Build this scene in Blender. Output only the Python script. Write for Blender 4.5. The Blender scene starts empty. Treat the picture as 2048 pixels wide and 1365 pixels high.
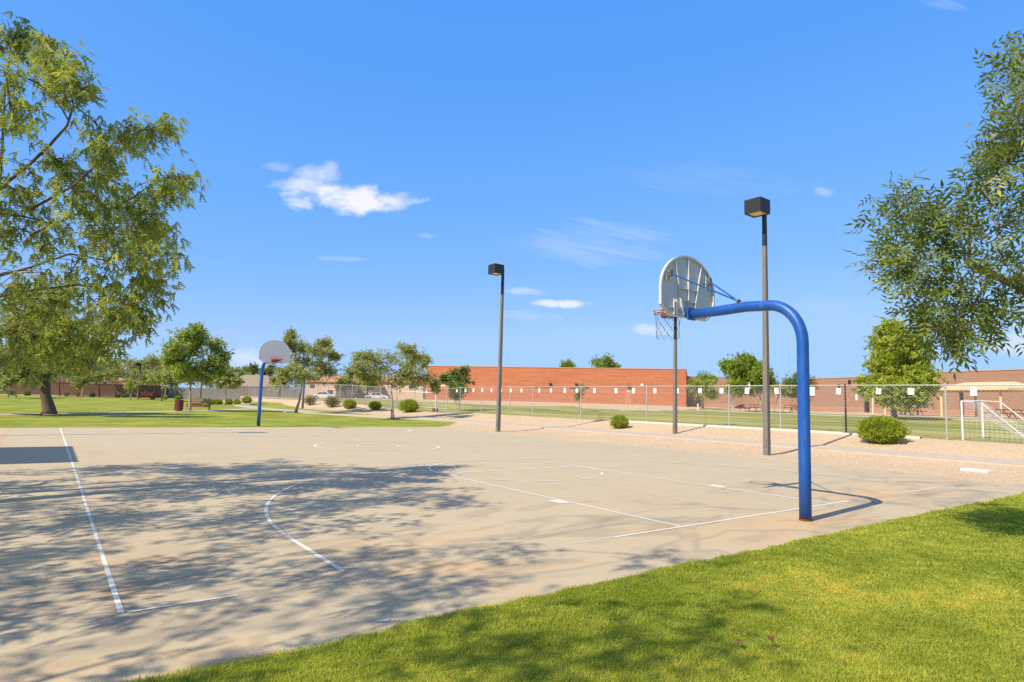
import bpy, bmesh, math, random
import numpy as np
from mathutils import Vector, Matrix

S = bpy.context.scene
COL = S.collection
R = math.radians

# ------------------------------------------------------------------ camera
FPX, YAW, PIT, ROL = 1237.3, .6402, .0958, .029
CAM = np.array([-8.1276, -4.8933, 1.4674])
FW = np.array([math.sin(YAW)*math.cos(PIT), math.cos(YAW)*math.cos(PIT), math.sin(PIT)])
_r0 = np.array([math.cos(YAW), -math.sin(YAW), 0.0]); _u0 = np.cross(_r0, FW)
RT = _r0*math.cos(ROL)+_u0*math.sin(ROL)
UP = -_r0*math.sin(ROL)+_u0*math.cos(ROL)
cd = bpy.data.cameras.new('camera'); cam = bpy.data.objects.new('camera', cd); COL.objects.link(cam)
cd.sensor_width = 36; cd.lens = FPX/2048*36; cd.clip_end = 3000; cd.clip_start = .05
m = Matrix.Identity(4)
for i in range(3):
    m[i][0] = RT[i]; m[i][1] = UP[i]; m[i][2] = -FW[i]; m[i][3] = CAM[i]
cam.matrix_world = m
S.camera = cam
S.render.engine = 'CYCLES'

# ------------------------------------------------------------------ light, sky, exposure
SUN_EL = R(42.6)
SUN_DIR = np.array([1.0, .09])/math.hypot(1, .09)            # where shadows fall
S.cycles.use_denoising = False                             # keep leaf and blade edges crisp; the remaining grain is photographic
S.view_settings.view_transform = 'Standard'; S.view_settings.look = 'None'
S.view_settings.exposure = 0.40; S.view_settings.gamma = 1
sl = bpy.data.lights.new('sun', 'SUN'); sl.energy = 4.6; sl.angle = R(.53); sl.color = (1, .90, .73)
so = bpy.data.objects.new('sun', sl); COL.objects.link(so)
d = Vector((SUN_DIR[0]*math.cos(SUN_EL), SUN_DIR[1]*math.cos(SUN_EL), -math.sin(SUN_EL)))
so.rotation_euler = d.to_track_quat('-Z', 'Y').to_euler(); so.location = (-30, 0, 40)


class NT:
    """tiny helper for wiring shader nodes"""
    def __init__(s, tree): s.t = tree; s.t.nodes.clear()
    def n(s, kind, **kw):
        x = s.t.nodes.new(kind)
        for k, v in kw.items(): setattr(x, k, v)
        return x
    def put(s, sock, v):
        if hasattr(v, 'is_linked') or hasattr(v, 'links'): s.t.links.new(v, sock)
        else: sock.default_value = v
    def m(s, op, a, b=0.0, c=0.0, clamp=False):
        x = s.n('ShaderNodeMath', operation=op, use_clamp=clamp)
        for i, v in enumerate((a, b, c)): s.put(x.inputs[i], v)
        return x.outputs[0]
    def vm(s, op, a, b=(0, 0, 0)):
        x = s.n('ShaderNodeVectorMath', operation=op)
        s.put(x.inputs[0], a); s.put(x.inputs[1], b)
        return x.outputs['Value'] if op in ('DOT_PRODUCT', 'LENGTH') else x.outputs[0]
    def scl(s, v, k): return s.vm('MULTIPLY', v, k)
    def noise(s, vec, scale=5, detail=4, rough=.55, dist=0.0):
        x = s.n('ShaderNodeTexNoise'); s.put(x.inputs['Vector'], vec)
        x.inputs['Scale'].default_value = scale; x.inputs['Detail'].default_value = detail
        x.inputs['Roughness'].default_value = rough; x.inputs['Distortion'].default_value = dist
        return x.outputs['Fac']
    def vor(s, vec, scale=5, out='Distance'):
        x = s.n('ShaderNodeTexVoronoi'); s.put(x.inputs['Vector'], vec); x.inputs['Scale'].default_value = scale
        return x.outputs[out]
    def step(s, v, lo, hi, a=0.0, b=1.0):
        x = s.n('ShaderNodeMapRange', interpolation_type='SMOOTHSTEP')
        for i, q in enumerate((v, lo, hi, a, b)): s.put(x.inputs[i], q)
        return x.outputs[0]
    def mix(s, f, a, b, mode='MIX'):
        x = s.n('ShaderNodeMix', data_type='RGBA', blend_type=mode)
        s.put(x.inputs[0], f)
        for i, v in ((6, a), (7, b)): s.put(x.inputs[i], (*v, 1) if isinstance(v, tuple) and len(v) == 3 else v)
        return x.outputs[2]
    def xyz(s, v):
        x = s.n('ShaderNodeSeparateXYZ'); s.put(x.inputs[0], v); return x.outputs
    def comb(s, a, b, c=0.0):
        x = s.n('ShaderNodeCombineXYZ')
        for i, v in enumerate((a, b, c)): s.put(x.inputs[i], v)
        return x.outputs[0]
    def attr(s, name): return s.n('ShaderNodeAttribute', attribute_name=name).outputs['Fac']
    def obj(s): return s.n('ShaderNodeTexCoord').outputs['Object']
    def bump(s, h, strength=.3, dist=.02):
        x = s.n('ShaderNodeBump'); x.inputs['Strength'].default_value = strength
        x.inputs['Distance'].default_value = dist; s.put(x.inputs['Height'], h); return x.outputs[0]
    def out(s, sh, kind='ShaderNodeOutputMaterial'):
        o = s.n(kind); s.t.links.new(sh, o.inputs['Surface'])
    def bsdf(s, col, rough=.8, nrm=None, metal=0.0, spec=.3):
        p = s.n('ShaderNodeBsdfPrincipled')
        s.put(p.inputs['Base Color'], (*col, 1) if isinstance(col, tuple) and len(col) == 3 else col)
        s.put(p.inputs['Roughness'], rough); s.put(p.inputs['Metallic'], metal)
        p.inputs['Specular IOR Level'].default_value = spec
        if nrm is not None: s.t.links.new(nrm, p.inputs['Normal'])
        s.out(p.outputs[0]); return p


w = bpy.data.worlds.new('World'); S.world = w; w.use_nodes = True
n = NT(w.node_tree)
sky = n.n('ShaderNodeTexSky', sky_type='NISHITA', sun_disc=False)
sky.sun_elevation = SUN_EL; sky.sun_rotation = R(265); sky.altitude = 300
sky.air_density = 1.0; sky.dust_density = .35; sky.ozone_density = 2.5
SKY_STR = .115; KD = SKY_STR*2**S.view_settings.exposure
sc_ = n.n('ShaderNodeSeparateColor'); n.t.links.new(sky.outputs[0], sc_.inputs[0])
cc_ = n.n('ShaderNodeCombineColor')
for i, (a_, p_) in enumerate(((.66, .905), (.70, .46), (1.06, .12))):      # the deep, evenly bright desert blue of the photograph
    v_ = n.m('MULTIPLY', n.m('POWER', n.m('MAXIMUM', n.m('MULTIPLY', sc_.outputs[i], .1466), 1e-4), p_), a_/KD)
    n.t.links.new(n.m('MINIMUM', v_, (.40, .66, 1.05)[i]/KD), cc_.inputs[i])
dirv = n.n('ShaderNodeTexCoord').outputs['Generated']
F2 = (math.sin(YAW), math.cos(YAW), 0.0); R2 = (math.cos(YAW), -math.sin(YAW), 0.0)
den = n.m('MAXIMUM', n.vm('DOT_PRODUCT', dirv, F2), .05)
cu = n.m('DIVIDE', n.vm('DOT_PRODUCT', dirv, R2), den)       # azimuth tangent from the court's diagonal
cv = n.m('DIVIDE', n.vm('DOT_PRODUCT', dirv, (0.0, 0.0, 1.0)), den)
front = n.step(n.vm('DOT_PRODUCT', dirv, F2), .05, .2)
cn1 = n.noise(n.comb(n.m('MULTIPLY', cu, 9.0), n.m('MULTIPLY', cv, 14.0)), 1.9, 8, .58, .25)
cn2 = n.noise(n.comb(n.m('MULTIPLY', cu, 5.0), n.m('MULTIPLY', n.m('ADD', cv, n.m('MULTIPLY', cu, .22)), 34.0), 3.3), 1.2, 6, .6, .6)


def sky_uv(px, py):
    v = FW+RT*(px-1024)/FPX-UP*(py-682.5)/FPX
    k = v[0]*F2[0]+v[1]*F2[1]
    return (v[0]*R2[0]+v[1]*R2[1])/k, v[2]/k


cmask = None
for px, py, ax, ay, amp, soft, wisp in (
        (700, 397, 140, 33, .95, .75, 0), (640, 347, 56, 26, .6, 1.1, 0), (595, 370, 70, 17, .7, 1, 0), (560, 334, 34, 13, .4, 1.1, 0),
        (760, 405, 75, 14, .7, .9, 0), (1120, 608, 72, 9, .8, .8, 0), (1055, 583, 45, 9, .4, .9, 0), (1060, 632, 70, 12, .22, 1, 0),
        (1310, 660, 50, 14, .5, .9, 0), (690, 518, 50, 7, .28, 1, 0), (1648, 384, 24, 12, .3, 1, 0), (2060, 680, 110, 34, .75, .9, 0),
        (480, 722, 70, 28, .55, 1, 0), (850, 472, 20, 6, .22, 1, 0), (1190, 485, 170, 50, .17, 1, 1), (1430, 360, 190, 40, .06, 1, 1),
        (1890, 8, 60, 18, .14, 1, 1), (1640, 610, 90, 22, .08, 1, 1)):
    u0, v0 = sky_uv(px, py)
    a, b = ax/FPX*1.12, ay/FPX*1.12
    e = n.m('ADD', n.m('POWER', n.m('DIVIDE', n.m('SUBTRACT', cu, u0), a), 2.0), n.m('POWER', n.m('DIVIDE', n.m('SUBTRACT', cv, v0), b), 2.0))
    e = n.m('ADD', n.m('SUBTRACT', 1.0, e), n.m('MULTIPLY', n.m('SUBTRACT', cn2 if wisp else cn1, .5), 3.2 if not wisp else 4.5))
    k = n.step(e, .0, soft*1.5, 0.0, amp)
    cmask = k if cmask is None else n.m('MAXIMUM', cmask, k)
cmask = n.m('MULTIPLY', cmask, front)
skyc = n.mix(cmask, n.mix(n.step(n.xyz(dirv)[2], .62, .92, 0, .6), cc_.outputs[0], (.50/KD, .45/KD, .44/KD)), (.97/KD, .97/KD, 1.02/KD))  # unseen pale veil added overhead to lighten and neutralise the blue shadow fill
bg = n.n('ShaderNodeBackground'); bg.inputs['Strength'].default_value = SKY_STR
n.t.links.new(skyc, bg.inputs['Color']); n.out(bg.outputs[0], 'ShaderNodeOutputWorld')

# ------------------------------------------------------------------ terrain


def sst(x, a, b):
    t = np.clip((np.asarray(x, float)-a)/(b-a), 0, 1); return t*t*(3-2*t)


def zg(x, y):
    """height of the land: flat basin with the court, a gravel bank up to the fence, the higher school field beyond"""
    x = np.asarray(x, float); y = np.asarray(y, float)
    base = -.0035*np.clip(y-8, 0, 20) + .40*sst(y, 62, 118)*(1-sst(x, 6, 14))
    P = np.interp(x, [10.2, 11.0, 11.7, 12.35, 14.05, 14.7, 15.6, 17.0], [0, .02, .07, .13, .17, .26, .37, .54])
    zf = np.interp(y, [-40, 34, 39, 48.5, 56, 66, 87, 120], [.54, .54, .36, .5, .74, .86, .76, .7])
    q = np.clip(x-17, 0, None)
    field = .60*(1-np.exp(-q/20))+.0032*np.clip(q, 0, 90)-.42*sst(y, 92, 108)*sst(q, 4, 20)
    z = base + P*(zf/.54) + field
    return np.where(q > 0, np.minimum(z, 1.33+.04*np.tanh((z-1.33)/.04*(z > 1.33))), z)


def ray(px, py): return FW+RT*(px-1024)/FPX-UP*(py-682.5)/FPX


def hit(px, py):
    """where the land is seen at a point of the photograph (used once, to find real positions)"""
    v = ray(px, py); v = v/math.hypot(v[0], v[1])
    t = np.arange(2, 260, .05)
    dz = CAM[2]+v[2]*t-zg(CAM[0]+v[0]*t, CAM[1]+v[1]*t)
    i = int(np.argmax(dz < 0)) if (dz < 0).any() else len(t)-1
    p = CAM+v*t[i]; return np.array([p[0], p[1], float(zg(p[0], p[1]))])


def at(px, py, D):
    v = ray(px, py); return CAM+v*(D/math.hypot(v[0], v[1]))


def dist(p): return math.hypot(p[0]-CAM[0], p[1]-CAM[1])


def ground_at(px, D):
    p = at(px, 780, D); return np.array([p[0], p[1], float(zg(p[0], p[1]))])

# ------------------------------------------------------------------ mesh helpers


class MB:
    def __init__(s): s.v = []; s.f = []
    def add(s, vs, fs):
        o = len(s.v); s.v += [tuple(map(float, p)) for p in vs]; s.f += [tuple(i+o for i in f) for f in fs]; return s
    def box(s, c, size, M=None, taper=1.0):
        hx, hy, hz = size[0]/2, size[1]/2, size[2]/2
        vs = [(-hx, -hy, -hz), (hx, -hy, -hz), (hx, hy, -hz), (-hx, hy, -hz)]+[(a*hx*taper, b*hy*taper, hz) for a, b in ((-1, -1), (1, -1), (1, 1), (-1, 1))]
        if M is not None: vs = [tuple(M @ Vector(q)) for q in vs]
        vs = [(q[0]+c[0], q[1]+c[1], q[2]+c[2]) for q in vs]
        return s.add(vs, [(3, 2, 1, 0), (4, 5, 6, 7), (0, 1, 5, 4), (1, 2, 6, 5), (2, 3, 7, 6), (3, 0, 4, 7)])
    def tube(s, pts, rad, k=8, cap=True, rot=0.0):
        pts = [np.array(p, float) for p in pts]
        if not hasattr(rad, '__len__'): rad = [rad]*len(pts)
        vs = []; N = len(pts); nrm = None
        for i, p in enumerate(pts):
            t = pts[min(i+1, N-1)]-pts[max(i-1, 0)]; t = t/(np.linalg.norm(t)+1e-9)
            if nrm is None: nrm = np.cross(t, [0, 0, 1.0]) if abs(t[2]) < .9 else np.array([1.0, 0, 0])
            nrm = nrm-t*(nrm@t); nrm = nrm/(np.linalg.norm(nrm)+1e-9); b = np.cross(t, nrm)
            for j in range(k):
                a = rot+2*math.pi*j/k; vs.append(p+rad[i]*(math.cos(a)*nrm+math.sin(a)*b))
        fs = [(i*k+j, i*k+(j+1) % k, (i+1)*k+(j+1) % k, (i+1)*k+j) for i in range(N-1) for j in range(k)]
        if cap: fs += [tuple(range(k))[::-1], tuple((N-1)*k+j for j in range(k))]
        return s.add(vs, fs)
    def ring(s, c, Rr, r, k=32, kk=6, nz=(0, 0, 1)):
        q = Vector(nz).to_track_quat('Z', 'Y')
        pts = [q @ Vector((Rr*math.cos(2*math.pi*i/k), Rr*math.sin(2*math.pi*i/k), 0)) for i in range(k)]
        vs = []; 
        for i in range(k):
            o = pts[i].normalized(); z = q @ Vector((0, 0, 1))
            for j in range(kk):
                a = 2*math.pi*j/kk; p = pts[i]+o*r*math.cos(a)+z*r*math.sin(a); vs.append((p[0]+c[0], p[1]+c[1], p[2]+c[2]))
        fs = [(i*kk+j, ((i+1) % k)*kk+j, ((i+1) % k)*kk+(j+1) % kk, i*kk+(j+1) % kk) for i in range(k) for j in range(kk)]
        return s.add(vs, fs)
    def prism(s, poly, axis, lo, hi):
        """poly of 2-D points extruded along an axis: 'y' takes (x,z), 'x' takes (y,z), 'z' takes (x,y)"""
        mk = {'y': lambda p, t: (p[0], t, p[1]), 'x': lambda p, t: (t, p[0], p[1]), 'z': lambda p, t: (p[0], p[1], t)}[axis]
        N = len(poly)
        vs = [mk(p, lo) for p in poly]+[mk(p, hi) for p in poly]
        return s.add(vs, [tuple(range(N)), tuple(range(2*N-1, N-1, -1))]+[(i, i+N, (i+1) % N+N, (i+1) % N) for i in range(N)])
    def build(s, name, mat, parent=None, smooth=False, bevel=0.0, loc=None, rz=None):
        me = bpy.data.meshes.new(name); me.from_pydata(s.v, [], s.f)
        bm = bmesh.new(); bm.from_mesh(me); bmesh.ops.recalc_face_normals(bm, faces=bm.faces)
        if bevel: bmesh.ops.bevel(bm, geom=[e for e in bm.edges if e.calc_face_angle(0) > .6], offset=bevel, segments=2, affect='EDGES', profile=.7, clamp_overlap=True)
        bm.to_mesh(me); bm.free()
        if smooth:
            me.polygons.foreach_set('use_smooth', [True]*len(me.polygons))
            if smooth != 'all': me.set_sharp_from_angle(angle=R(40))
        me.materials.append(mat)
        o = bpy.data.objects.new(name, me); COL.objects.link(o)
        if parent: o.parent = parent
        if loc is not None: o.location = loc
        if rz is not None: o.rotation_euler.z = rz
        return o


def np_mesh(name, V, F, mat, parent=None, attrs=None, smooth=False):
    """V (n,3), F (m,k) fast mesh; attrs: {name: (domain, array)}"""
    me = bpy.data.meshes.new(name); k = F.shape[1]
    me.vertices.add(len(V)); me.vertices.foreach_set('co', np.ascontiguousarray(V, np.float32).ravel())
    me.loops.add(F.size); me.loops.foreach_set('vertex_index', np.ascontiguousarray(F, np.int32).ravel())
    me.polygons.add(len(F)); me.polygons.foreach_set('loop_start', np.arange(0, F.size, k, dtype=np.int32))
    me.polygons.foreach_set('loop_total', np.full(len(F), k, np.int32))
    if smooth: me.polygons.foreach_set('use_smooth', np.ones(len(F), bool))
    me.update(calc_edges=True)
    for a, (dom, arr) in (attrs or {}).items():
        at_ = me.attributes.new(a, 'FLOAT', dom); at_.data.foreach_set('value', np.ascontiguousarray(arr, np.float32))
    me.materials.append(mat)
    o = bpy.data.objects.new(name, me); COL.objects.link(o)
    if parent: o.parent = parent
    return o


def tag(o, label=None, cat=None, group=None, kind=None):
    if label: o['label'] = label
    if cat: o['category'] = cat
    if group: o['group'] = group
    if kind: o['kind'] = kind
    return o


def thing(name, label, cat, loc=(0, 0, 0), rz=0.0, group=None):
    o = bpy.data.objects.new(name, None); COL.objects.link(o); o.empty_display_size = .2
    o.location = tuple(float(v) for v in loc); o.rotation_euler.z = rz
    return tag(o, label, cat, group)


def copy_thing(o, parent=None):
    c = o.copy(); COL.objects.link(c)
    if parent: c.parent = parent
    for ch in o.children: copy_thing(ch, c)
    return c

# ------------------------------------------------------------------ materials


def mat(name):
    M_ = bpy.data.materials.new(name); M_.use_nodes = True; return M_, NT(M_.node_tree)


def plain(name, col, rough=.6, var=.12, scale=6.0, metal=0.0, spec=.3, bump=0.0, dirt=None):
    M_, n = mat(name); o = n.obj()
    f = n.noise(o, scale, 5, .6)
    c = n.mix(f, tuple(v*(1-var) for v in col), tuple(min(1, v*(1+var)) for v in col))
    if dirt: c = n.mix(n.step(n.noise(n.scl(o, (1.0, 1.0, .35)), scale*.7, 6, .65), .52, .74), c, dirt)
    n.bsdf(c, rough, n.bump(n.noise(o, scale*8, 3), bump, .01) if bump else None, metal, spec); return M_


def leafmat(name, dark, light, yellow=None, trans=.35, gloss=.25):
    M_, n = mat(name); t = n.attr('tint')
    c = n.mix(t, dark, light)
    if yellow: c = n.mix(n.step(t, .86, .97), c, yellow)
    p = n.n('ShaderNodeBsdfPrincipled'); n.put(p.inputs['Base Color'], c); p.inputs['Roughness'].default_value = .5
    p.inputs['Specular IOR Level'].default_value = gloss
    tr = n.n('ShaderNodeBsdfTranslucent'); n.put(tr.inputs['Color'], n.mix(.5, c, (.42, .45, .04), 'MIX'))
    mx = n.n('ShaderNodeMixShader'); mx.inputs[0].default_value = trans
    n.t.links.new(p.outputs[0], mx.inputs[1]); n.t.links.new(tr.outputs[0], mx.inputs[2]); n.out(mx.outputs[0]); return M_


def bark(name, a, b, scale=5.0):
    M_, n = mat(name); o = n.obj()
    f = n.noise(n.scl(o, (1.0, 1.0, .25)), scale*3, 6, .7)
    n.bsdf(n.mix(f, a, b), .9, n.bump(f, .6, .02)); return M_


def court_color(n, o):
    big = n.noise(n.scl(o, (.16, .16, .16)), 1.0, 6, .62, .5)
    mid = n.noise(o, 1.3, 6, .65); fine = n.noise(o, 70, 3, .6)
    c = n.mix(big, (.440, .348, .218), (.560, .450, .286))
    c = n.mix(n.m('MULTIPLY', n.step(mid, .35, .75), .35), c, (.59, .485, .325))
    X = n.xyz(o)
    near = n.m('MULTIPLY', n.step(n.m('ABSOLUTE', n.m('ADD', X[1], -.1)), 2.6, .2), 1.0)   # silt washed along the near baseline
    st = n.noise(n.scl(o, (.55, 1.1, 1.0)), 1.0, 6, .6, 1.2)
    c = n.mix(n.m('MULTIPLY', near, n.step(st, .48, .64, 0, .55)), c, (.22, .185, .15))
    st2 = n.noise(n.vm('ADD', n.scl(o, (.45, .8, 1.0)), (7.0, 3.0, 0.0)), 1.0, 5, .6, .8)
    c = n.mix(n.m('MULTIPLY', near, n.step(st2, .47, .68, 0, .70)), c, (.62, .40, .20))
    # dried puddle rims
    rim = n.noise(n.vm('ADD', n.scl(o, (.30, .55, 1.0)), (2.0, 9.0, 0.0)), 1.0, 3, .5, .7)
    rm = n.step(n.m('ABSOLUTE', n.m('SUBTRACT', rim, .53)), .035, .0, 0, .30)
    c = n.mix(n.m('MULTIPLY', rm, n.step(X[1], 4.0, 1.0)), c, (.20, .165, .13))
    edge = n.m('MULTIPLY', n.step(X[1], 22.3, 25.0), n.step(n.noise(n.scl(o, (.3, .8, 1)), 1.0, 4), .5, .62, 0, .7))
    c = n.mix(edge, c, (.56, .36, .17))
    c = n.mix(n.m('MULTIPLY', n.step(fine, .30, .75), .13), c, (.30, .25, .19))
    jx = n.m('ABSOLUTE', n.m('SUBTRACT', n.m('PINGPONG', n.m('ADD', X[1], 1.22), 6.4), 6.4))
    jn = n.step(n.m('MINIMUM', jx, n.m('ABSOLUTE', n.m('ADD', X[0], .15))), .016, .004, 0, .38)
    c = n.mix(jn, c, (.20, .165, .125))
    sc = n.noise(n.scl(o, (2.2, .5, 1.0)), 2.0, 7, .75, .6); c = n.mix(n.step(sc, .60, .72, 0, .22), c, (.26, .215, .165))
    sp = n.step(n.vor(o, 3.1), .035, .02, 0, .55)
    c = n.mix(n.m('MULTIPLY', sp, n.step(n.noise(o, .8, 2), .5, .6)), c, (.10, .075, .05))
    return c, fine


MAT = {}
M_, n = mat('court_concrete'); o = n.obj(); c, fine = court_color(n, o)
n.bsdf(c, .88, n.bump(fine, .05, .003), spec=.2); MAT['court'] = M_

M_, n = mat('worn_white_paint'); o = n.obj(); c, fine = court_color(n, o)
wear = n.attr('wear'); wn = n.noise(o, 14, 6, .7); wn2 = n.noise(o, 1.1, 3, .6)
k = n.step(n.m('ADD', n.m('ADD', n.m('MULTIPLY', wn, .55), n.m('MULTIPLY', wn2, .45)), n.m('MULTIPLY', n.m('SUBTRACT', wear, .5), 1.0)), .22, .46)
p_ = n.n('ShaderNodeBsdfPrincipled'); n.put(p_.inputs['Base Color'], n.mix(n.m('MULTIPLY', wn, .3), (.76, .71, .61), c)); p_.inputs['Roughness'].default_value = .75
tr_ = n.n('ShaderNodeBsdfTransparent'); mx_ = n.n('ShaderNodeMixShader'); n.put(mx_.inputs[0], k)
n.t.links.new(tr_.outputs[0], mx_.inputs[1]); n.t.links.new(p_.outputs[0], mx_.inputs[2]); n.out(mx_.outputs[0]); MAT['paint'] = M_

M_, n = mat('ground_mix'); o = n.obj(); X = n.xyz(o)
sd = n.attr('grass'); fld = n.attr('field'); dry = n.attr('dry')
lo = n.noise(o, .35, 5, .65); me_ = n.noise(o, 2.2, 6, .7); fi = n.noise(o, 26, 4, .7); fi2 = n.noise(o, 60, 3, .6)
g = n.mix(me_, (.165, .205, .020), (.290, .325, .045))
g = n.mix(n.step(lo, .38, .68), g, (.40, .385, .065))
g = n.mix(n.m('MULTIPLY', n.step(fi, .42, .72), .45), g, (.090, .135, .015))
gf = n.mix(n.step(n.noise(n.scl(o, (.55, .07, 1)), 1.0, 5, .65), .36, .64), (.150, .190, .030), (.46, .395, .115))
gf = n.mix(n.step(n.xyz(o)[0], 30.0, 19.0, 0, .35), gf, (.50, .43, .14))
gf = n.mix(n.m('MULTIPLY', n.step(fi, .42, .75), .3), gf, (.15, .16, .035))
g = n.mix(fld, g, gf)
g = n.mix(n.step(n.m('ADD', dry, n.m('MULTIPLY', n.m('SUBTRACT', me_, .5), 1.2)), .35, .75), g, (.42, .30, .15))
peb = n.vor(o, 26, 'Color'); pd = n.vor(o, 26)
gr = n.mix(n.xyz(peb)[0], (.57, .41, .245), (.78, .60, .40))
gr = n.mix(n.m('MULTIPLY', n.step(pd, .34, .62), .5), gr, (.32, .21, .115))
gr = n.mix(n.step(lo, .45, .75, 0, .55), gr, (.68, .49, .28))
gr = n.mix(n.m('MULTIPLY', n.step(n.noise(o, 5, 5, .7), .56, .7), .35), gr, (.30, .19, .10))
edge = n.step(n.m('ADD', sd, n.m('MULTIPLY', n.m('SUBTRACT', n.noise(o, 3.0, 5, .7), .5), .9)), -.08, .08)
hb = n.m('ADD', n.m('MULTIPLY', pd, n.m('SUBTRACT', 1.0, edge)), n.m('MULTIPLY', n.m('MULTIPLY', n.m('ADD', fi, fi2), edge), 1.3))
n.bsdf(n.mix(edge, gr, g), .95, n.bump(hb, .55, .03), spec=.1); MAT['ground'] = M_

MAT['walk'] = plain('walk_concrete', (.52, .42, .31), .9, .10, 2.0, bump=.1, dirt=(.46, .33, .20))
MAT['curb'] = plain('kerb_concrete', (.66, .58, .48), .9, .1, 3.0)
MAT['asphalt'] = plain('asphalt', (.06, .06, .06), .9, .15, 4.0)
MAT['slab'] = plain('pale_concrete', (.75, .66, .58), .85, .06, 8.0)
M_, n = mat('blue_paint'); o = n.obj(); zz = n.xyz(o)[2]
f = n.noise(n.scl(o, (7, 7, 2.5)), 1.5, 6, .65)
c = n.mix(f, (.008, .070, .33), (.016, .105, .42)); c = n.mix(n.step(n.noise(n.scl(o, (9, 9, 1.2)), 1.3, 6, .7), .52, .74, 0, .55), c, (.06, .19, .46))
c = n.mix(n.step(n.noise(n.scl(o, (16, 16, 5)), 2.0, 7, .75), .66, .70), c, (.10, .12, .15))
c = n.mix(n.step(n.m('ADD', zz, n.m('MULTIPLY', n.m('SUBTRACT', n.noise(o, 14, 5, .7), .5), .22)), .055, .03), c, (.17, .062, .03))
n.bsdf(c, n.m('ADD', .30, n.m('MULTIPLY', f, .25)), n.bump(f, .12, .004), spec=.45); MAT['blue'] = M_
MAT['rust'] = plain('rusty_steel', (.16, .055, .025), .9, .4, 18.0, bump=.4)
MAT['chip'] = plain('chipped_primer', (.10, .12, .09), .8, .3, 30.0)
M_, n = mat('backboard_white'); o = n.obj()
c = n.mix(n.noise(o, 3, 5, .6), (.52, .52, .49), (.63, .625, .60))
c = n.mix(n.step(n.noise(n.scl(o, (3, 3, .6)), 2, 3, .6), .5, .75, 0, .4), c, (.45, .43, .38))
n.bsdf(c, .5, spec=.4); MAT['board'] = M_
MAT['rim'] = plain('rim_orange', (.50, .19, .10), .6, .25, 20.0, dirt=(.55, .36, .26))
MAT['rimred'] = plain('rim_red', (.42, .06, .04), .6, .2, 20.0)
MAT['chain'] = plain('net_steel', (.10, .095, .10), .6, .2, 20.0, metal=.3)
MAT['steel'] = plain('bracket_steel', (.22, .21, .19), .6, .2, 20.0, metal=.5)
MAT['pole'] = plain('pole_grey_bronze', (.185, .160, .140), .72, .12, 5.0, dirt=(.26, .235, .205))
MAT['poledark'] = plain('pole_dark_bronze', (.028, .027, .030), .5, .2, 6.0)
MAT['lens'] = plain('lamp_lens', (.62, .47, .26), .25, .2, 12.0, spec=.6)
MAT['galv'] = plain('galvanised_steel', (.46, .44, .40), .55, .12, 9.0, metal=.25)
MAT['wire'] = plain('fence_wire', (.36, .36, .34), .6, .12, 9.0, metal=.25)
MAT['white'] = plain('white_paint', (.82, .81, .78), .5, .05, 9.0)
MAT['card'] = plain('white_card', (.84, .83, .80), .7, .03, 20.0)
MAT['pinkcard'] = plain('pink_card', (.72, .55, .60), .7, .03, 20.0)
MAT['red'] = plain('red_paint', (.50, .055, .045), .5, .15, 6.0)
MAT['maroon'] = plain('maroon_coating', (.20, .050, .042), .55, .2, 40.0, dirt=(.27, .10, .08))
MAT['bench'] = plain('bench_brown', (.25, .085, .045), .55, .15, 8.0)
MAT['benchtan'] = plain('bench_slats', (.33, .235, .13), .6, .15, 8.0)
MAT['frame'] = plain('dark_bench_frame', (.055, .035, .028), .6, .15, 8.0)
MAT['cream'] = plain('cream_paint', (.64, .52, .28), .6, .06, 4.0)
MAT['glass'] = plain('dark_glass', (.03, .035, .045), .12, .2, 2.0, spec=.7)
MAT['tyre'] = plain('tyre_rubber', (.02, .02, .02), .85)
MAT['carwhite'] = plain('white_car_paint', (.75, .75, .76), .25, .03, 2.0, spec=.6)
MAT['cardark'] = plain('dark_car_paint', (.03, .035, .06), .25, .1, 2.0, spec=.6)
MAT['tank'] = plain('grey_metal', (.30, .30, .30), .5)
MAT['deadleaf'] = plain('dead_leaf', (.22, .10, .045), .8, .3, 40.0)
MAT['chalk'] = plain('blue_chalk', (.42, .48, .46), .95, .25, 30.0)


def brickmat(name, a, b, mortar, bands=None, sx=.40, sy=.20):
    M_, n = mat(name); o = n.obj(); X = n.xyz(o)
    v = n.comb(n.m('ADD', X[0], X[1]), X[2])
    br = n.n('ShaderNodeTexBrick'); n.put(br.inputs['Vector'], v)
    br.inputs['Scale'].default_value = 1.0; br.inputs['Brick Width'].default_value = sx; br.inputs['Row Height'].default_value = sy
    br.inputs['Mortar Size'].default_value = .012; br.inputs['Bias'].default_value = 0
    br.inputs['Color1'].default_value = (*a, 1); br.inputs['Color2'].default_value = (*b, 1); br.inputs['Mortar'].default_value = (*mortar, 1)
    c = br.outputs['Color']
    c = n.mix(n.step(n.noise(n.scl(o, (.15, .15, .6)), 1.5, 5, .65), .35, .7, 0, .35), c, tuple(q*1.25 for q in a))
    if bands:
        for z0, z1, cc, amt in bands:
            edge = n.m('MULTIPLY', n.step(X[2], z0-.05, z0+.05), n.step(X[2], z1+.05, z1-.05))
            c = n.mix(n.m('MULTIPLY', edge, amt), c, cc)
    n.bsdf(c, .9, n.bump(br.outputs['Fac'], -.3, .01)); return M_


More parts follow.
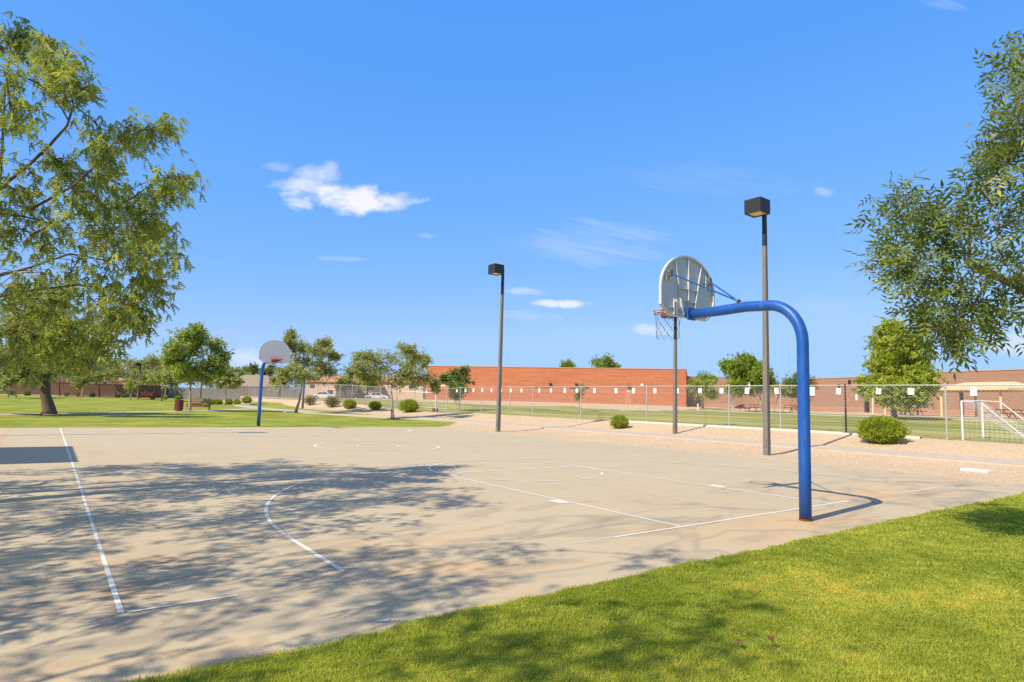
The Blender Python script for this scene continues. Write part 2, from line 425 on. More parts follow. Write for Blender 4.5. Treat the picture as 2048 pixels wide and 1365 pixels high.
MAT['brick'] = brickmat('red_school_brick', (.38, .125, .058), (.47, .168, .078), (.42, .19, .11),
                        [(3.05, 3.35, (.54, .24, .115), .4), (2.35, 2.5, (.52, .23, .12), .22), (1.05, 1.7, (.48, .18, .10), .4), (.55, .7, (.54, .24, .14), .25)])
MAT['brick2'] = brickmat('tan_school_brick', (.30, .168, .110), (.35, .198, .132), (.31, .19, .135), [(2.5, 2.62, (.30, .16, .10), .5), (1.0, 1.9, (.46, .25, .16), .5)])
MAT['wallbrown'] = brickmat('brown_block_wall', (.205, .115, .078), (.235, .135, .095), (.18, .11, .08))
MAT['wallgrey'] = plain('grey_boards', (.185, .17, .155), .9, .25, 3.0)
MAT['stucco'] = plain('tan_stucco', (.58, .43, .28), .9, .08, 2.0)
MAT['stucco2'] = plain('peach_stucco', (.62, .42, .27), .9, .08, 2.0)
M_, n = mat('clay_tile_roof'); o = n.obj()
f = n.noise(n.scl(o, (1, 1, 3)), 3.0, 5, .7); n.bsdf(n.mix(f, (.36, .15, .075), (.58, .30, .17)), .9, n.bump(n.noise(o, 9, 2), .5, .05)); MAT['tile'] = M_
M_, n = mat('grey_tile_roof'); o = n.obj()
f = n.noise(n.scl(o, (1, 1, 3)), 3.0, 5, .7); n.bsdf(n.mix(f, (.25, .185, .13), (.36, .27, .19)), .9, n.bump(n.noise(o, 9, 2), .5, .05)); MAT['tile2'] = M_
MAT['bark_mesq'] = bark('mesquite_bark', (.10, .062, .035), (.24, .165, .10))
MAT['bark_ash'] = bark('ash_bark', (.22, .165, .12), (.36, .29, .22))
MAT['bark_dark'] = bark('dark_bark', (.085, .055, .035), (.20, .14, .09))
MAT['bark_pale'] = bark('pale_bark', (.30, .22, .15), (.46, .36, .26))
MAT['lf_mesq'] = leafmat('mesquite_leaves', (.110, .165, .024), (.700, .740, .150), (.88, .74, .10), .5)
MAT['lf_ash'] = leafmat('ash_leaves', (.045, .075, .018), (.260, .320, .065), (.50, .46, .10), .32, .14)
MAT['lf_mid'] = leafmat('park_tree_leaves', (0.145, 0.208, 0.036), (0.590, 0.678, 0.142), None, .4)
MAT['lf_olive'] = leafmat('olive_leaves', (0.180, 0.201, 0.057), (0.653, 0.653, 0.229), None, .4)
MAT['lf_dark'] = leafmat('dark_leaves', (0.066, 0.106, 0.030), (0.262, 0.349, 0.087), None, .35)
MAT['lf_green'] = leafmat('green_leaves', (0.113, 0.186, 0.021), (0.437, 0.560, 0.070), None, .4)
MAT['lf_lime'] = leafmat('lime_leaves', (0.196, 0.251, 0.022), (0.645, 0.694, 0.089), None, .5)
MAT['lf_yellow'] = leafmat('pale_yellow_leaves', (0.192, 0.186, 0.039), (0.592, 0.533, 0.148), None, .4)
MAT['lf_grey'] = leafmat('grey_green_leaves', (.19, .22, .070), (.52, .54, .20), None, .45)
MAT['lf_bush'] = leafmat('bush_leaves', (0.146, 0.199, 0.015), (0.559, 0.638, 0.052), (.44, .44, .04), .4)
MAT['lf_sparse'] = leafmat('sparse_bush_leaves', (.12, .125, .05), (.25, .22, .11), None, .3)
MAT['blade'] = leafmat('grass_blades', (.30, .37, .034), (.76, .76, .13), (.95, .76, .14), .6, .12)

# ------------------------------------------------------------------ ground sheet


def poly_sd(x, y, poly):
    """signed distance to a polygon, positive inside"""
    x = x.ravel(); y = y.ravel(); dmin = np.full(x.shape, 1e9); ins = np.zeros(x.shape, bool); N = len(poly)
    for i in range(N):
        ax, ay = poly[i]; bx, by = poly[(i+1) % N]
        ex, ey = bx-ax, by-ay; L2 = ex*ex+ey*ey+1e-12
        t = np.clip(((x-ax)*ex+(y-ay)*ey)/L2, 0, 1)
        dmin = np.minimum(dmin, np.hypot(x-ax-t*ex, y-ay-t*ey))
        cr = ((ay > y) != (by > y)) & (x < (bx-ax)*(y-ay)/(by-ay+1e-12)+ax); ins ^= cr
    return np.where(ins, dmin, -dmin)


def axis(segs):
    out = []
    for a, b, st in segs: out += list(np.arange(a, b, st))
    return np.array(out+[segs[-1][1]])


CX0, CX1, CY0, CY1 = -9.0, 8.72, -1.22, 24.35
gx = axis([(-420, -60, 20), (-60, -14, 2), (-14, 20, .25), (20, 60, 1), (60, 120, 3), (120, 700, 20)])
gy = axis([(-80, -12, 4), (-12, 60, .25), (60, 130, 1.2), (130, 200, 5), (200, 900, 25)])
GX, GY = np.meshgrid(gx, gy); Z = zg(GX, GY)
inside = np.minimum(np.minimum(GX-CX0, CX1-GX), np.minimum(GY-CY0, CY1-GY))
Z = Z-.06*sst(inside, .0, .3)
P0 = [hit(*q)[:2] for q in ((914, 844.5), (860, 840), (797, 836), (735, 829), (690, 825), (655, 821.5))]
lawn = [(-400, 24.3), (9.0, 24.3), tuple(P0[0])]+[tuple(p) for p in P0[1:]]+[tuple(hit(*q)[:2]) for q in ((610, 818.5), (580, 813), (562, 806), (520, 803.5), (440, 800.8), (390, 799))]+[(8.0, 106), (-60, 107), (-400, 107)]
near = [(-400, -1.15), (-400, -200), (11.5, -200), (11.5, -6), (11.2, -1.15)]
fieldp = [(17.25, -100), (17.25, 33), (17.6, 41), (17.6, 92), (30, 92)]+[tuple(hit(*q)[:2]) for q in ((850, 804.5), (955, 810), (1060, 812.5), (1148, 813), (1165, 817), (1225, 819), (1310, 823), (1375, 819), (1430, 818.5), (1550, 824), (1700, 830), (1850, 834), (2048, 841))]+[(46, -40), (60, -100)]
sd = np.maximum(poly_sd(GX, GY, lawn), poly_sd(GX, GY, near)); sdf = poly_sd(GX, GY, fieldp)
dryp = np.zeros(GX.size)
for px, py, rx, ry, amt in ((245, 847.5, 2.2, .45, .9), (330, 840, 3, 1.0, .35), (660, 838, 3.0, .8, .42), (430, 843, 2.5, .7, .30), (1240, 818, 6, 3, .8), (1560, 833, 2.5, 2.5, .6), (1400, 826, 3, 3, .3), (1870, 842, 1.5, 1, .5)):
    p = hit(px, py); dryp = np.maximum(dryp, amt*np.exp(-(((GX.ravel()-p[0])/rx)**2+((GY.ravel()-p[1])/ry)**2)))
nx, ny = len(gx), len(gy)
idx = np.arange(nx*ny).reshape(ny, nx)
Fq = np.stack([idx[:-1, :-1], idx[:-1, 1:], idx[1:, 1:], idx[1:, :-1]], -1).reshape(-1, 4)
g_ = np_mesh('ground', np.stack([GX.ravel(), GY.ravel(), Z.ravel()], 1), Fq, MAT['ground'], None,
             {'grass': ('POINT', np.clip(np.maximum(sd, sdf), -2, 2)), 'field': ('POINT', sst(sdf, -.3, .3)), 'dry': ('POINT', dryp)}, True)
tag(g_, kind='structure')


def strip(name, pts, width, top, mat_, step=.5, parent=None, thick=.12):
    """a band that follows the land: pts is a centre line"""
    pts = [np.array(p[:2], float) for p in pts]; line = []
    for a, b in zip(pts[:-1], pts[1:]):
        k = max(1, int(np.linalg.norm(b-a)/step)); line += [a+(b-a)*i/k for i in range(k)]
    line.append(pts[-1]); mb = MB(); vs = []
    for i, p in enumerate(line):
        t = line[min(i+1, len(line)-1)]-line[max(i-1, 0)]; t = t/np.linalg.norm(t); nn = np.array([-t[1], t[0]])
        l, r_ = p+nn*width/2, p-nn*width/2
        zl, zr = float(zg(*l))+top, float(zg(*r_))+top
        vs += [(l[0], l[1], zl-thick), (l[0], l[1], zl), (r_[0], r_[1], zr), (r_[0], r_[1], zr-thick)]
    fs = []
    for i in range(len(line)-1):
        for j in range(3): fs.append((i*4+j, i*4+j+1, i*4+4+j+1, i*4+4+j))
    mb.add(vs, fs); return mb.build(name, mat_, parent)


def smooth_line(pts, k=8):
    pts = [np.array(p[:2], float) for p in pts]; out = []
    for i in range(len(pts)-1):
        p0, p1, p2, p3 = pts[max(i-1, 0)], pts[i], pts[i+1], pts[min(i+2, len(pts)-1)]
        for j in range(k):
            t = j/k; out.append(.5*((2*p1)+(-p0+p2)*t+(2*p0-5*p1+4*p2-p3)*t*t+(-p0+3*p1-3*p2+p3)*t**3))
    return out+[pts[-1]]


tag(strip('sidewalk', smooth_line([(13.2, -40), (13.2, -5), (13.2, 22), (12.9, 30), (11.9, 37), (10.6, 42), (9.6, 46.5)]), 1.7, .035, MAT['walk']), kind='structure')
pA = [hit(*q) for q in ((0, 829.5), (60, 829.2), (200, 826.5), (345, 823.5), (440, 821), (530, 818))]
tag(strip('path', smooth_line([(-30, pA[0][1]-1.5)]+pA+[(8.6, 48.6), (9.8, 50.6)]), 1.5, .02, MAT['walk']), kind='structure')
tag(strip('path', smooth_line([(9.8, 46.0), (10.4, 52), (9.6, 60), (9.8, 70), (12.0, 80), (12.6, 92), (9, 103), (-30, 105), (-90, 106)]), 1.8, .02, MAT['walk']), kind='structure')
tag(strip('kerb', [(16.98, 4.2), (16.98, 19.4)], .22, .07, MAT['curb']), kind='structure')
tag(strip('school_path', [(41, -40), (41.5, 6), (42.5, 20), (44.5, 32), (47, 40), (55, 46)], 2.2, .03, MAT['walk']), kind='structure')
tag(strip('road', [(25, 240), (27, 160), (31, 132), (44, 122), (75, 112), (160, 95)], 9, .03, MAT['asphalt'], 2.0), kind='structure')

# ------------------------------------------------------------------ court


def court_z(x, y): return float(zg(0, y))


mb = MB(); ys = np.linspace(CY0, CY1, 60); xs = np.linspace(CX0, CX1, 6)
vs = [(x, y, court_z(0, y)+.0) for y in ys for x in xs]; nxs = len(xs)
fs = [(j*nxs+i, j*nxs+i+1, (j+1)*nxs+i+1, (j+1)*nxs+i) for j in range(len(ys)-1) for i in range(nxs-1)]
mb.add(vs, fs)
for (a, b) in (((CX0, CY0), (CX1, CY0)), ((CX1, CY0), (CX1, CY1)), ((CX1, CY1), (CX0, CY1)), ((CX0, CY1), (CX0, CY0))):
    za, zb = court_z(*a), court_z(*b)
    mb.add([(a[0], a[1], za), (b[0], b[1], zb), (b[0], b[1], zb-.15), (a[0], a[1], za-.15)], [(0, 3, 2, 1)])
court = mb.build('basketball_court', MAT['court']); tag(court, kind='structure')
# the apron to the left, a slab of its own
mb = MB(); mb.box((-10.6, 7.5, -.075), (3.18, 17.0, .15)); tag(mb.build('pavement', MAT['court']), kind='structure')

LV, LF, LW = [], [], []


def quadline(a, b, wd, wear=.75, step=.6):
    wd = wd*.74 if wd < .1 else wd
    a = np.array(a, float); b = np.array(b, float); L_ = np.linalg.norm(b-a); k = max(1, int(L_/step)); t = (b-a)/L_; nn = np.array([-t[1], t[0]])*wd/2
    for i in range(k):
        p, q = a+(b-a)*i/k, a+(b-a)*(i+1)/k; o = len(LV)
        for c_ in (p+nn, p-nn, q-nn, q+nn): LV.append((c_[0], c_[1], court_z(*c_)+.004+.0000)); LW.append(wear)
        LF.append((o, o+1, o+2, o+3))


def arcline(cx, cy, rad, a0, a1, wd, wear=.75, k=64, zoff=0.0):
    wd = wd*.74
    for i in range(k):
        o = len(LV)
        for t, rr in ((i, rad+wd/2), (i, rad-wd/2), (i+1, rad-wd/2), (i+1, rad+wd/2)):
            a = R(a0+(a1-a0)*t/k); x, y = cx+rr*math.cos(a), cy+rr*math.sin(a)
            LV.append((x, y, court_z(x, y)+.0055+zoff)); LW.append(wear if not callable(wear) else wear(a0+(a1-a0)*t/k))
        LF.append((o, o+1, o+2, o+3))


LEN, FT = 25.25, 5.76
quadline((-7.62, 0), (-7.62, .9), .050, .95); quadline((-7.62, .9), (-7.62, 11), .046, .44); quadline((-7.62, 11), (-7.62, 24.2), .06, .85)
quadline((-7.585, .0), (-6.9, .0), .042, .55); quadline((-6.9, 0), (-6.5, 0), .04, .25);
quadline((-3.9, 0), (-3.0, 0), .05, .30); quadline((-3.0, 0), (-2.0, 0), .055, .62); quadline((-2.0, 0), (2.45, 0), .06, .98); quadline((2.45, 0), (4.4, 0), .05, .2); quadline((4.4, 0), (6.1, 0), .05, .5)
quadline((7.62, .6), (7.62, 3), .05, .45); quadline((7.62, 3), (7.62, 13.5), .075, .88); quadline((7.62, 13.5), (7.62, 23.5), .075, .55)
for sx in (-1, 1):
    quadline((sx*1.83, .03), (sx*1.83, FT+.1), .062 if sx < 0 else .08, .98)
    for yy, wd, w_ in ((2.13, .30, 1.0), (3.35, .05, .9), (4.27, .05, .9)):
        quadline((sx*1.86, yy), (sx*2.04, yy), wd, w_)
    quadline((sx*6.02, .2), (sx*6.02, 1.7), .065, .5 if sx < 0 else .9)
    quadline((sx*1.83, LEN-FT), (sx*1.83, 24.0), .055, .7)
    quadline((sx*1.86, LEN-2.2), (sx*2.10, LEN-2.2), .25, .9)
quadline((-1.8, FT), (1.8, FT), .08, .85); quadline((-1.8, LEN-FT), (1.8, LEN-FT), .05, .45)
arcline(0, FT, 1.83, 0, 180, .085, 1.0)
for i in range(6): arcline(0, FT, 1.83, 186+i*30, 202+i*30, .07, .98 if i in (0, 5) else .85, 8)
arcline(0, 1.70, 6.02, 0, 180, .062, lambda a: .46 if a > 120 else .85, 96)
arcline(0, LEN-1.70, 6.02, 180, 360, .09, lambda a: .95 if a > 315 else .45, 96)
arcline(0, LEN/2, 1.83, 0, 360, .10, lambda a: 1.0 if (a > 330 or a < 20 or 160 < a < 215) else .85, 80)
arcline(0, LEN/2, .61, 0, 360, .085, lambda a: 1.0 if (a > 330 or a < 20 or 160 < a < 205) else .75, 48)
quadline((-7.5, LEN/2), (-1.9, LEN/2), .05, .42); quadline((1.9, LEN/2), (7.6, LEN/2), .08, .80)
np_mesh('painted_line', np.array(LV), np.array(LF), MAT['paint'], court, {'wear': ('POINT', np.array(LW))})
mb = MB(); p = hit(768, 1248)
mb.add([(p[0]+.045*math.cos(a)*(1+.3*math.sin(3*a)), p[1]+.03*math.sin(a), .005) for a in np.linspace(0, 6.28, 14)[:-1]], [tuple(range(13))])
mb.build('chalk_mark', MAT['chalk'], court)

# ------------------------------------------------------------------ basketball hoops


def make_hoop(label, rimmat, group):
    """gooseneck hoop: local origin at the foot of the pole, arm along +y"""
    t = thing('basketball_hoop', label, 'basketball hoop', group=group)
    pts = [(0, 0, .03), (0, 0, 1.2), (0, 0, 2.28)]
    cy, cz, rr = .44, 2.40, .52
    path = [(0, 0, .02), (0, 0, .8), (0, 0, 1.6), (0, 0, 2.36)]
    for a in np.linspace(0, 84, 14)[1:]:
        path.append((0, .50-.50*math.cos(R(a)), 2.36+.565*math.sin(R(a))))
    path += [(0, .85, 2.945), (0, 1.25, 2.93), (0, 1.78, 2.92)]
    MB().tube(path, .077, 24).build('pole', MAT['blue'], t, 'all')
    mb = MB(); mb.tube([(0, 0, -.02), (0, 0, .028)], .082, 20); mb.build('pole_base', MAT['rust'], t, True)
    mb = MB(); mb.tube([(-.052, -.0555, 1.03), (-.0525, -.0555, 1.07), (-.052, -.0555, 1.12)], [.004, .011, .003], 6)
    mb.build('paint_chip', MAT['chip'], t)
    # backboard: fan shape, thin shell with folded edge and ribs behind
    yb = 1.90
    def fan(s=1.0):
        p = [(-.46*s, 2.86), (.46*s, 2.86), (.685*s, 3.02), (.685*s, 3.30)]
        p += [(.685*s*math.cos(R(a)), 3.30+.58*s*math.sin(R(a))) for a in np.linspace(0, 180, 25)[1:-1]]
        p += [(-.685*s, 3.30), (-.685*s, 3.02)]
        return p
    MB().prism(fan(), 'y', yb, yb+.012).build('backboard', MAT['board'], t)
    bb = t.children[-1]
    bb = [c_ for c_ in t.children if c_.name.startswith('backboard')][0]
    o_ = fan(); i_ = [((x)*.955, 3.30+(z-3.30)*.95) for x, z in o_]; N = len(o_); mb = MB()
    vs = [(x, yb-.035, z) for x, z in o_]+[(x, yb-.035, z) for x, z in i_]+[(x, yb-.001, z) for x, z in o_]+[(x, yb-.001, z) for x, z in i_]
    mb.add(vs, [(k, (k+1) % N, N+(k+1) % N, N+k) for k in range(N)]+[(k, (k+1) % N, 2*N+(k+1) % N, 2*N+k) for k in range(N)]+[(N+k, N+(k+1) % N, 3*N+(k+1) % N, 3*N+k) for k in range(N)])
    mb.build('edge_flange', MAT['board'], bb)
    def rib(a, b, wd=.014, dp=.035):
        m_ = MB(); ax, az = a; bx, bz = b; dx, dz = bx-ax, bz-az; L_ = math.hypot(dx, dz); nx_, nz_ = -dz/L_*wd/2, dx/L_*wd/2
        m_.prism([(ax+nx_, az+nz_), (bx+nx_, bz+nz_), (bx-nx_, bz-nz_), (ax-nx_, az-nz_)], 'y', yb-dp, yb-.0005); m_.build('rib', MAT['board'], bb)
    rib((0, 2.9), (0, 3.84)); rib((-.13, 2.9), (-.33, 3.74)); rib((.13, 2.9), (.33, 3.74)); rib((-.178, 3.13), (.178, 3.13), .012, .030); rib((-.225, 3.33), (.225, 3.33), .012, .030)
    rib((-.45, 3.0), (-.14, 2.97), .012, .03); rib((.14, 2.97), (.45, 3.0), .012, .03)
    rib((-.36, 2.89), (-.36, 3.14)); rib((-.30, 2.89), (-.30, 3.14)); rib((.45, 3.40), (.45, 3.62)); rib((.56, 3.40), (.56, 3.62)); rib((.30, 3.50), (.60, 3.50), .012, .03)
    rib((-.45, 3.42), (-.45, 3.62)); rib((-.56, 3.42), (-.56, 3.58))
    mb = MB()
    for x in (-.36, -.30):
        mb.box((x, yb-.03, 3.35), (.05, .02, .20))
    # mounting plate
    mb = MB(); mb.box((0, yb-.075, 2.93), (.19, .025, .20)); mb.box((0, yb-.049, 2.93), (.26, .026, .05)); mb.build('mounting_plate', MAT['blue'], t, bevel=.004)
    for sx in (-1, 1):
        mb = MB(); mb.tube([(0, .98, 3.045), (sx*.50, yb-.07, 3.52)], .0125, 8); mb.build('brace', MAT['blue'], t, True)
        mb = MB(); mb.box((sx*.50, yb-.062, 3.53), (.075, .05, .10)); mb.tube([(sx*.50-.06, yb-.065, 3.53), (sx*.50+.06, yb-.065, 3.53)], .012, 6); mb.build('brace_clip', MAT['steel'], t)
    mb = MB(); mb.tube([(0, .98, 2.99), (0, .98, 3.065)], .018, 8); mb.box((0, .98, 3.05), (.09, .05, .03)); mb.build('brace_bolt', MAT['steel'], t)
    # rim with its flared bracket, then the chain net
    yr = yb+.012+.15+.23
    mb = MB(); mb.ring((0, yr, 3.02), .23, .010, 40, 8)
    mb.build('rim', rimmat, t, 'all'); rm = [c_ for c_ in t.children if c_.name.startswith('rim')][0]
    mb = MB(); mb.ring((0, yr, 2.985), .225, .009, 40, 8); mb.build('lower_ring', rimmat, rm, 'all')
    mb = MB()
    for sx in (-1, 1):
        mb.prism([(sx*.10, yb+.013), (sx*.20, yr-.10), (sx*.215, yr-.095), (sx*.13, yb+.013)], 'z', 2.955, 3.03)
    mb.box((0, yb+.02, 2.97), (.28, .016, .16)); mb.prism([(-.12, yb+.013), (.12, yb+.013), (.17, yr-.16), (-.17, yr-.16)], 'z', 3.016, 3.022)
    mb.build('rim_bracket', rimmat, rm)
    rnd = random.Random(4); mb = MB(); K = 10; rows = [(2.985, .226), (2.90, .205), (2.81, .195), (2.73, .190), (2.64, .188), (2.55, .186)]
    for i in range(K):
        for j in range(len(rows)-1):
            off = .5*(j % 2)
            for s_ in (-.5, .5):
                a0 = 2*math.pi*(i+off)/K; a1 = 2*math.pi*(i+off+s_)/K
                z0, r0 = rows[j]; z1, r1 = rows[j+1]
                a = np.array([r0*math.cos(a0), yr+r0*math.sin(a0), z0]); b = np.array([r1*math.cos(a1), yr+r1*math.sin(a1), z1])
                for q in range(5):
                    mb.tube([a+(b-a)*(q+.14)/5, a+(b-a)*(q+.74)/5], .0022 if q % 2 else .0042, 4)
    mb.build('chain_net', MAT['chain'], t)
    return t


HG = 'blue gooseneck basketball hoops'
h1 = make_hoop('tall blue bent pole hoop in the foreground seen from behind its ribbed backboard', MAT['rim'], HG)
h1.location = (.03, -.55, 0)
h2 = make_hoop('distant blue hoop at the grassy far end, white backboard and red rim facing us', MAT['rimred'], HG)
h2.location = (-.15, 25.35, court_z(0, 25.35)+.02); h2.rotation_euler.z = math.pi

# ------------------------------------------------------------------ light posts


def make_lamp(label, h=7.65, box=(.56, .56, .46), side=.17, group='square light posts around the court'):
    t = thing('light_post', label, 'light post', group=group)
    r0, r1 = side/2*math.sqrt(2), side/2*math.sqrt(2)*.66
    zt = h-1.0; rt = r0+(r1-r0)*zt/h
    MB().tube([(0, 0, -.05), (0, 0, zt)], [r0, rt], 4, rot=R(45)).build('pole', MAT['pole'], t, bevel=.012)
    MB().tube([(0, 0, zt+.0), (0, 0, h+.25)], [rt*.97, r1*.95], 4, rot=R(45)).build('pole_top', MAT['poledark'], t, bevel=.008)
    x = -(.13+box[0]/2)
    mb = MB(); mb.box((-.09, 0, h+.22-.05), (.16, .12, .12)); mb.build('arm', MAT['poledark'], t)
    mb = MB(); bx, by, bz = box; z0 = h-.04; tk = .02
    mb.box((x, 0, z0+bz-.02), (bx, by, .04)); mb.box((x-bx/2+tk/2, 0, z0+bz/2-.02), (tk, by, bz-.04)); mb.box((x+bx/2-tk/2, 0, z0+bz/2-.02), (tk, by, bz-.04))
    mb.box((x, -by/2+tk/2, z0+bz/2-.02), (bx-2*tk, tk, bz-.04)); mb.box((x, by/2-tk/2, z0+bz/2-.02), (bx-2*tk, tk, bz-.04))
    hd = mb.build('lamp_head', MAT['poledark'], t)
    mb = MB(); mb.box((x, 0, z0+.035), (bx-.09, by-.09, .02), taper=.9); mb.build('lens', MAT['lens'], hd)
    mb = MB()
    for a, b in (((-bx/2+.032, 0), (.025, by-.04)), ((bx/2-.032, 0), (.025, by-.04)), ((0, -by/2+.032), (bx-.09, .025)), ((0, by/2-.032), (bx-.09, .025))):
        mb.box((x+a[0], a[1], z0+.012), (*b, .02))
    mb.build('lens_frame', MAT['poledark'], hd)
    mb = MB(); mb.box((-side*.55, 0, .38), (.02, side*.5, .22)); mb.build('hand_hole_cover', MAT['pole'], t)
    return t


l3 = make_lamp('tallest light post, nearest us on the gravel edge behind the blue hoop'); l3.location = (9.98, 5.95, 0)
l1 = copy_thing(l3); l1['label'] = 'light post near mid picture with its square head above the brick school'; l1.location = (9.36, 19.5, -.03)
p = hit(1350, 868)
l2 = make_lamp('shorter light post beyond the sidewalk, its head hidden behind the hoop net', float(at(1325, 636, dist(p))[2]-p[2]), (.50, .50, .40), .155); l2.location = p; l2.rotation_euler.z = R(-8)
l4 = copy_thing(l3); l4['label'] = 'light post standing left of the court beside the shelter'; l4.location = (-10.45, 5.95, 0); l4.rotation_euler.z = math.pi
l5 = copy_thing(l3); l5['label'] = 'light post left of the court near the far lawn'; l5.location = (-10.6, 19.5, -.03); l5.rotation_euler.z = math.pi
p = ground_at(277, 100); l6 = make_lamp('small far light post on the lawn before the brown wall', 4.6, (.55, .55, .45), .2, 'far path light posts'); l6.location = p; l6.rotation_euler.z = R(20)
p = hit(605, 817.5); l7 = make_lamp('grey light post rising into the tree behind the far hoop', 3.6, (.36, .36, .3), .19, 'far path light posts'); l7.location = p
p = ground_at(402, 88); l8 = make_lamp('grey light post behind the round tree at the bench', 4.4, (.5, .5, .4), .2, 'far path light posts'); l8.location = p

# ------------------------------------------------------------------ chain link fence
fy = [-12.5, -9.3, -6.1, -2.9, .3, 3.4, 6.8, 9.5, 12.0, 16.9, 21.9, 26.4, 28.9, 32.3, 35.2]
for px in (898, 877): fy.append(25.13/math.tan(YAW+math.atan((px-1024)/FPX))-4.89)
fy += list(np.arange(42.5, 100, 3.4))
FXX = 17.0
fence = thing('chain_link_fence', 'long tall galvanised chain link fence between the gravel bank and the school field', 'fence', (FXX, 3.4, float(zg(FXX, 3.4))))
fl = np.array(fence.location)
FH = 1.90
for i, y in enumerate(fy):
    z = float(zg(FXX, y)); big = i in (15, 16)
    mb = MB(); mb.tube([(FXX-fl[0], y-fl[1], z-.05-fl[2]), (FXX-fl[0], y-fl[1], z+FH+.03-fl[2])], .042 if big else .032, 8)
    mb.tube([(FXX-fl[0], y-fl[1], z+FH+.03-fl[2]), (FXX-fl[0], y-fl[1], z+FH+.07-fl[2])], [.045, .02], 8)
    mb.build('post', MAT['galv'] if i != 6 else MAT['frame'], fence, True)
mb = MB(); mb.tube([(FXX-.0-fl[0], y-fl[1], float(zg(FXX, y))+FH-fl[2]) for y in fy], .022, 6); mb.build('top_rail', MAT['galv'], fence, True)
V, F = [], []
WR = .0034


def wire(a, b, r_=WR):
    a = np.array(a); b = np.array(b); t = b-a; t = t/np.linalg.norm(t)
    n1 = np.array([1.0, 0, 0]); n2 = np.cross(t, n1); o = len(V)
    for p_ in (a, b):
        for k in range(3):
            an = k*2.0944; V.append(p_+r_*(math.cos(an)*n1+math.sin(an)*n2))
    for k in range(3): F.append((o+k, o+(k+1) % 3, o+3+(k+1) % 3, o+3+k))


PIT_ = .125
for y0, y1 in zip(fy[:-1], fy[1:]):
    z0, z1 = float(zg(FXX, y0)), float(zg(FXX, y1)); W_ = y1-y0; H_ = FH-.04
    step_ = PIT_ if y0 < 40 else .16
    wr = WR if y0 < 40 else WR*1.5
    for c_ in np.arange(-H_, W_, step_):
        a0, a1 = max(0, c_), min(W_, c_+H_)
        for sgn in (0, 1):
            A = (a0, a0-c_); B = (a1, a1-c_)
            if sgn: A = (W_-A[0], A[1]); B = (W_-B[0], B[1])
            if abs(B[0]-A[0]) < .01: continue
            q = [np.array([FXX-.03-fl[0], y0+u-fl[1], z0+(z1-z0)*u/W_+.03+v-fl[2]]) for u, v in (A, B)]
            wire(q[0], q[1], wr)
np_mesh('wire_mesh', np.array(V), np.array(F), MAT['wire'], fence)

cards = [853, 914, 931, 947, 964.7, 983, 1002, 1021.7, 1043, 1078.6, 1102, 1129.6, 1154, 1189, 1232, 1267, 1310, 1355, 1400, 1443, 1494, 1553, 1677, 1757, 1822, 1947]
proto = None
for i, px in enumerate(cards):
    v = ray(px, 780); t_ = (FXX-.06-CAM[0])/v[0]; p = CAM+v*t_
    p[2] = float(zg(FXX, p[1]))+FH-.23
    if proto is None:
        mb = MB(); mb.box((0, 0, 0), (.006, .19, .25)); mb.tube([(.02, -.08, .13), (.0, -.08, .13)], .006, 5); mb.tube([(.02, .08, .13), (.0, .08, .13)], .006, 5)
        proto = mb.build('sign_card', MAT['card']); o_ = proto
    else: o_ = proto.copy(); COL.objects.link(o_)
    o_.location = p; o_.rotation_euler.x = R(random.Random(i).uniform(-7, 7)); o_.scale = (1, random.Random(i+50).uniform(.88, 1.1), random.Random(i+90).uniform(.85, 1.1))
    tag(o_, 'small blank white card hung just below the top rail of the chain link fence', 'sign card', 'white cards on the chain link fence')
v = ray(1623, 783); p = CAM+v*((FXX-.06-CAM[0])/v[0]); mb = MB(); mb.box((0, 0, 0), (.006, .29, .36)); mb.tube([(.02, -.1, .16), (0, -.1, .16)], .006, 5); mb.tube([(.02, .1, .16), (0, .1, .16)], .006, 5)
tag(mb.build('sign_card', MAT['pinkcard'], loc=p), 'larger pinkish card on the fence beside the blue pole', 'sign card', 'white cards on the chain link fence')

# ------------------------------------------------------------------ foliage tools


def leaf_tpl(parts):
    return np.array(parts, float)


def lance(o, dv, L_, W_, nrm=(0, 0, 1), fold=.25):
    """lance shaped leaflet as two folded quads"""
    o = np.array(o, float); dv = np.array(dv, float); dv /= np.linalg.norm(dv); nn = np.array(nrm, float); s_ = np.cross(dv, nn); s_ /= np.linalg.norm(s_)+1e-9
    tip = o+dv*L_; mid1 = o+dv*L_*.38
    l = mid1+s_*W_/2+nn*W_*fold; r_ = mid1-s_*W_/2+nn*W_*fold; m2 = o+dv*L_*.75-nn*W_*.1
    return [[o, l, m2+s_*W_*.22+nn*W_*fold*.4, tip], [o, tip, m2-s_*W_*.22+nn*W_*fold*.4, r_]]


def diamond(o, dv, L_, W_, nrm=(0, 0, 1)):
    o = np.array(o, float); dv = np.array(dv, float); dv /= np.linalg.norm(dv); s_ = np.cross(dv, np.array(nrm, float)); s_ /= np.linalg.norm(s_)+1e-9
    return [[o, o+dv*L_*.45+s_*W_/2, o+dv*L_, o+dv*L_*.45-s_*W_/2]]


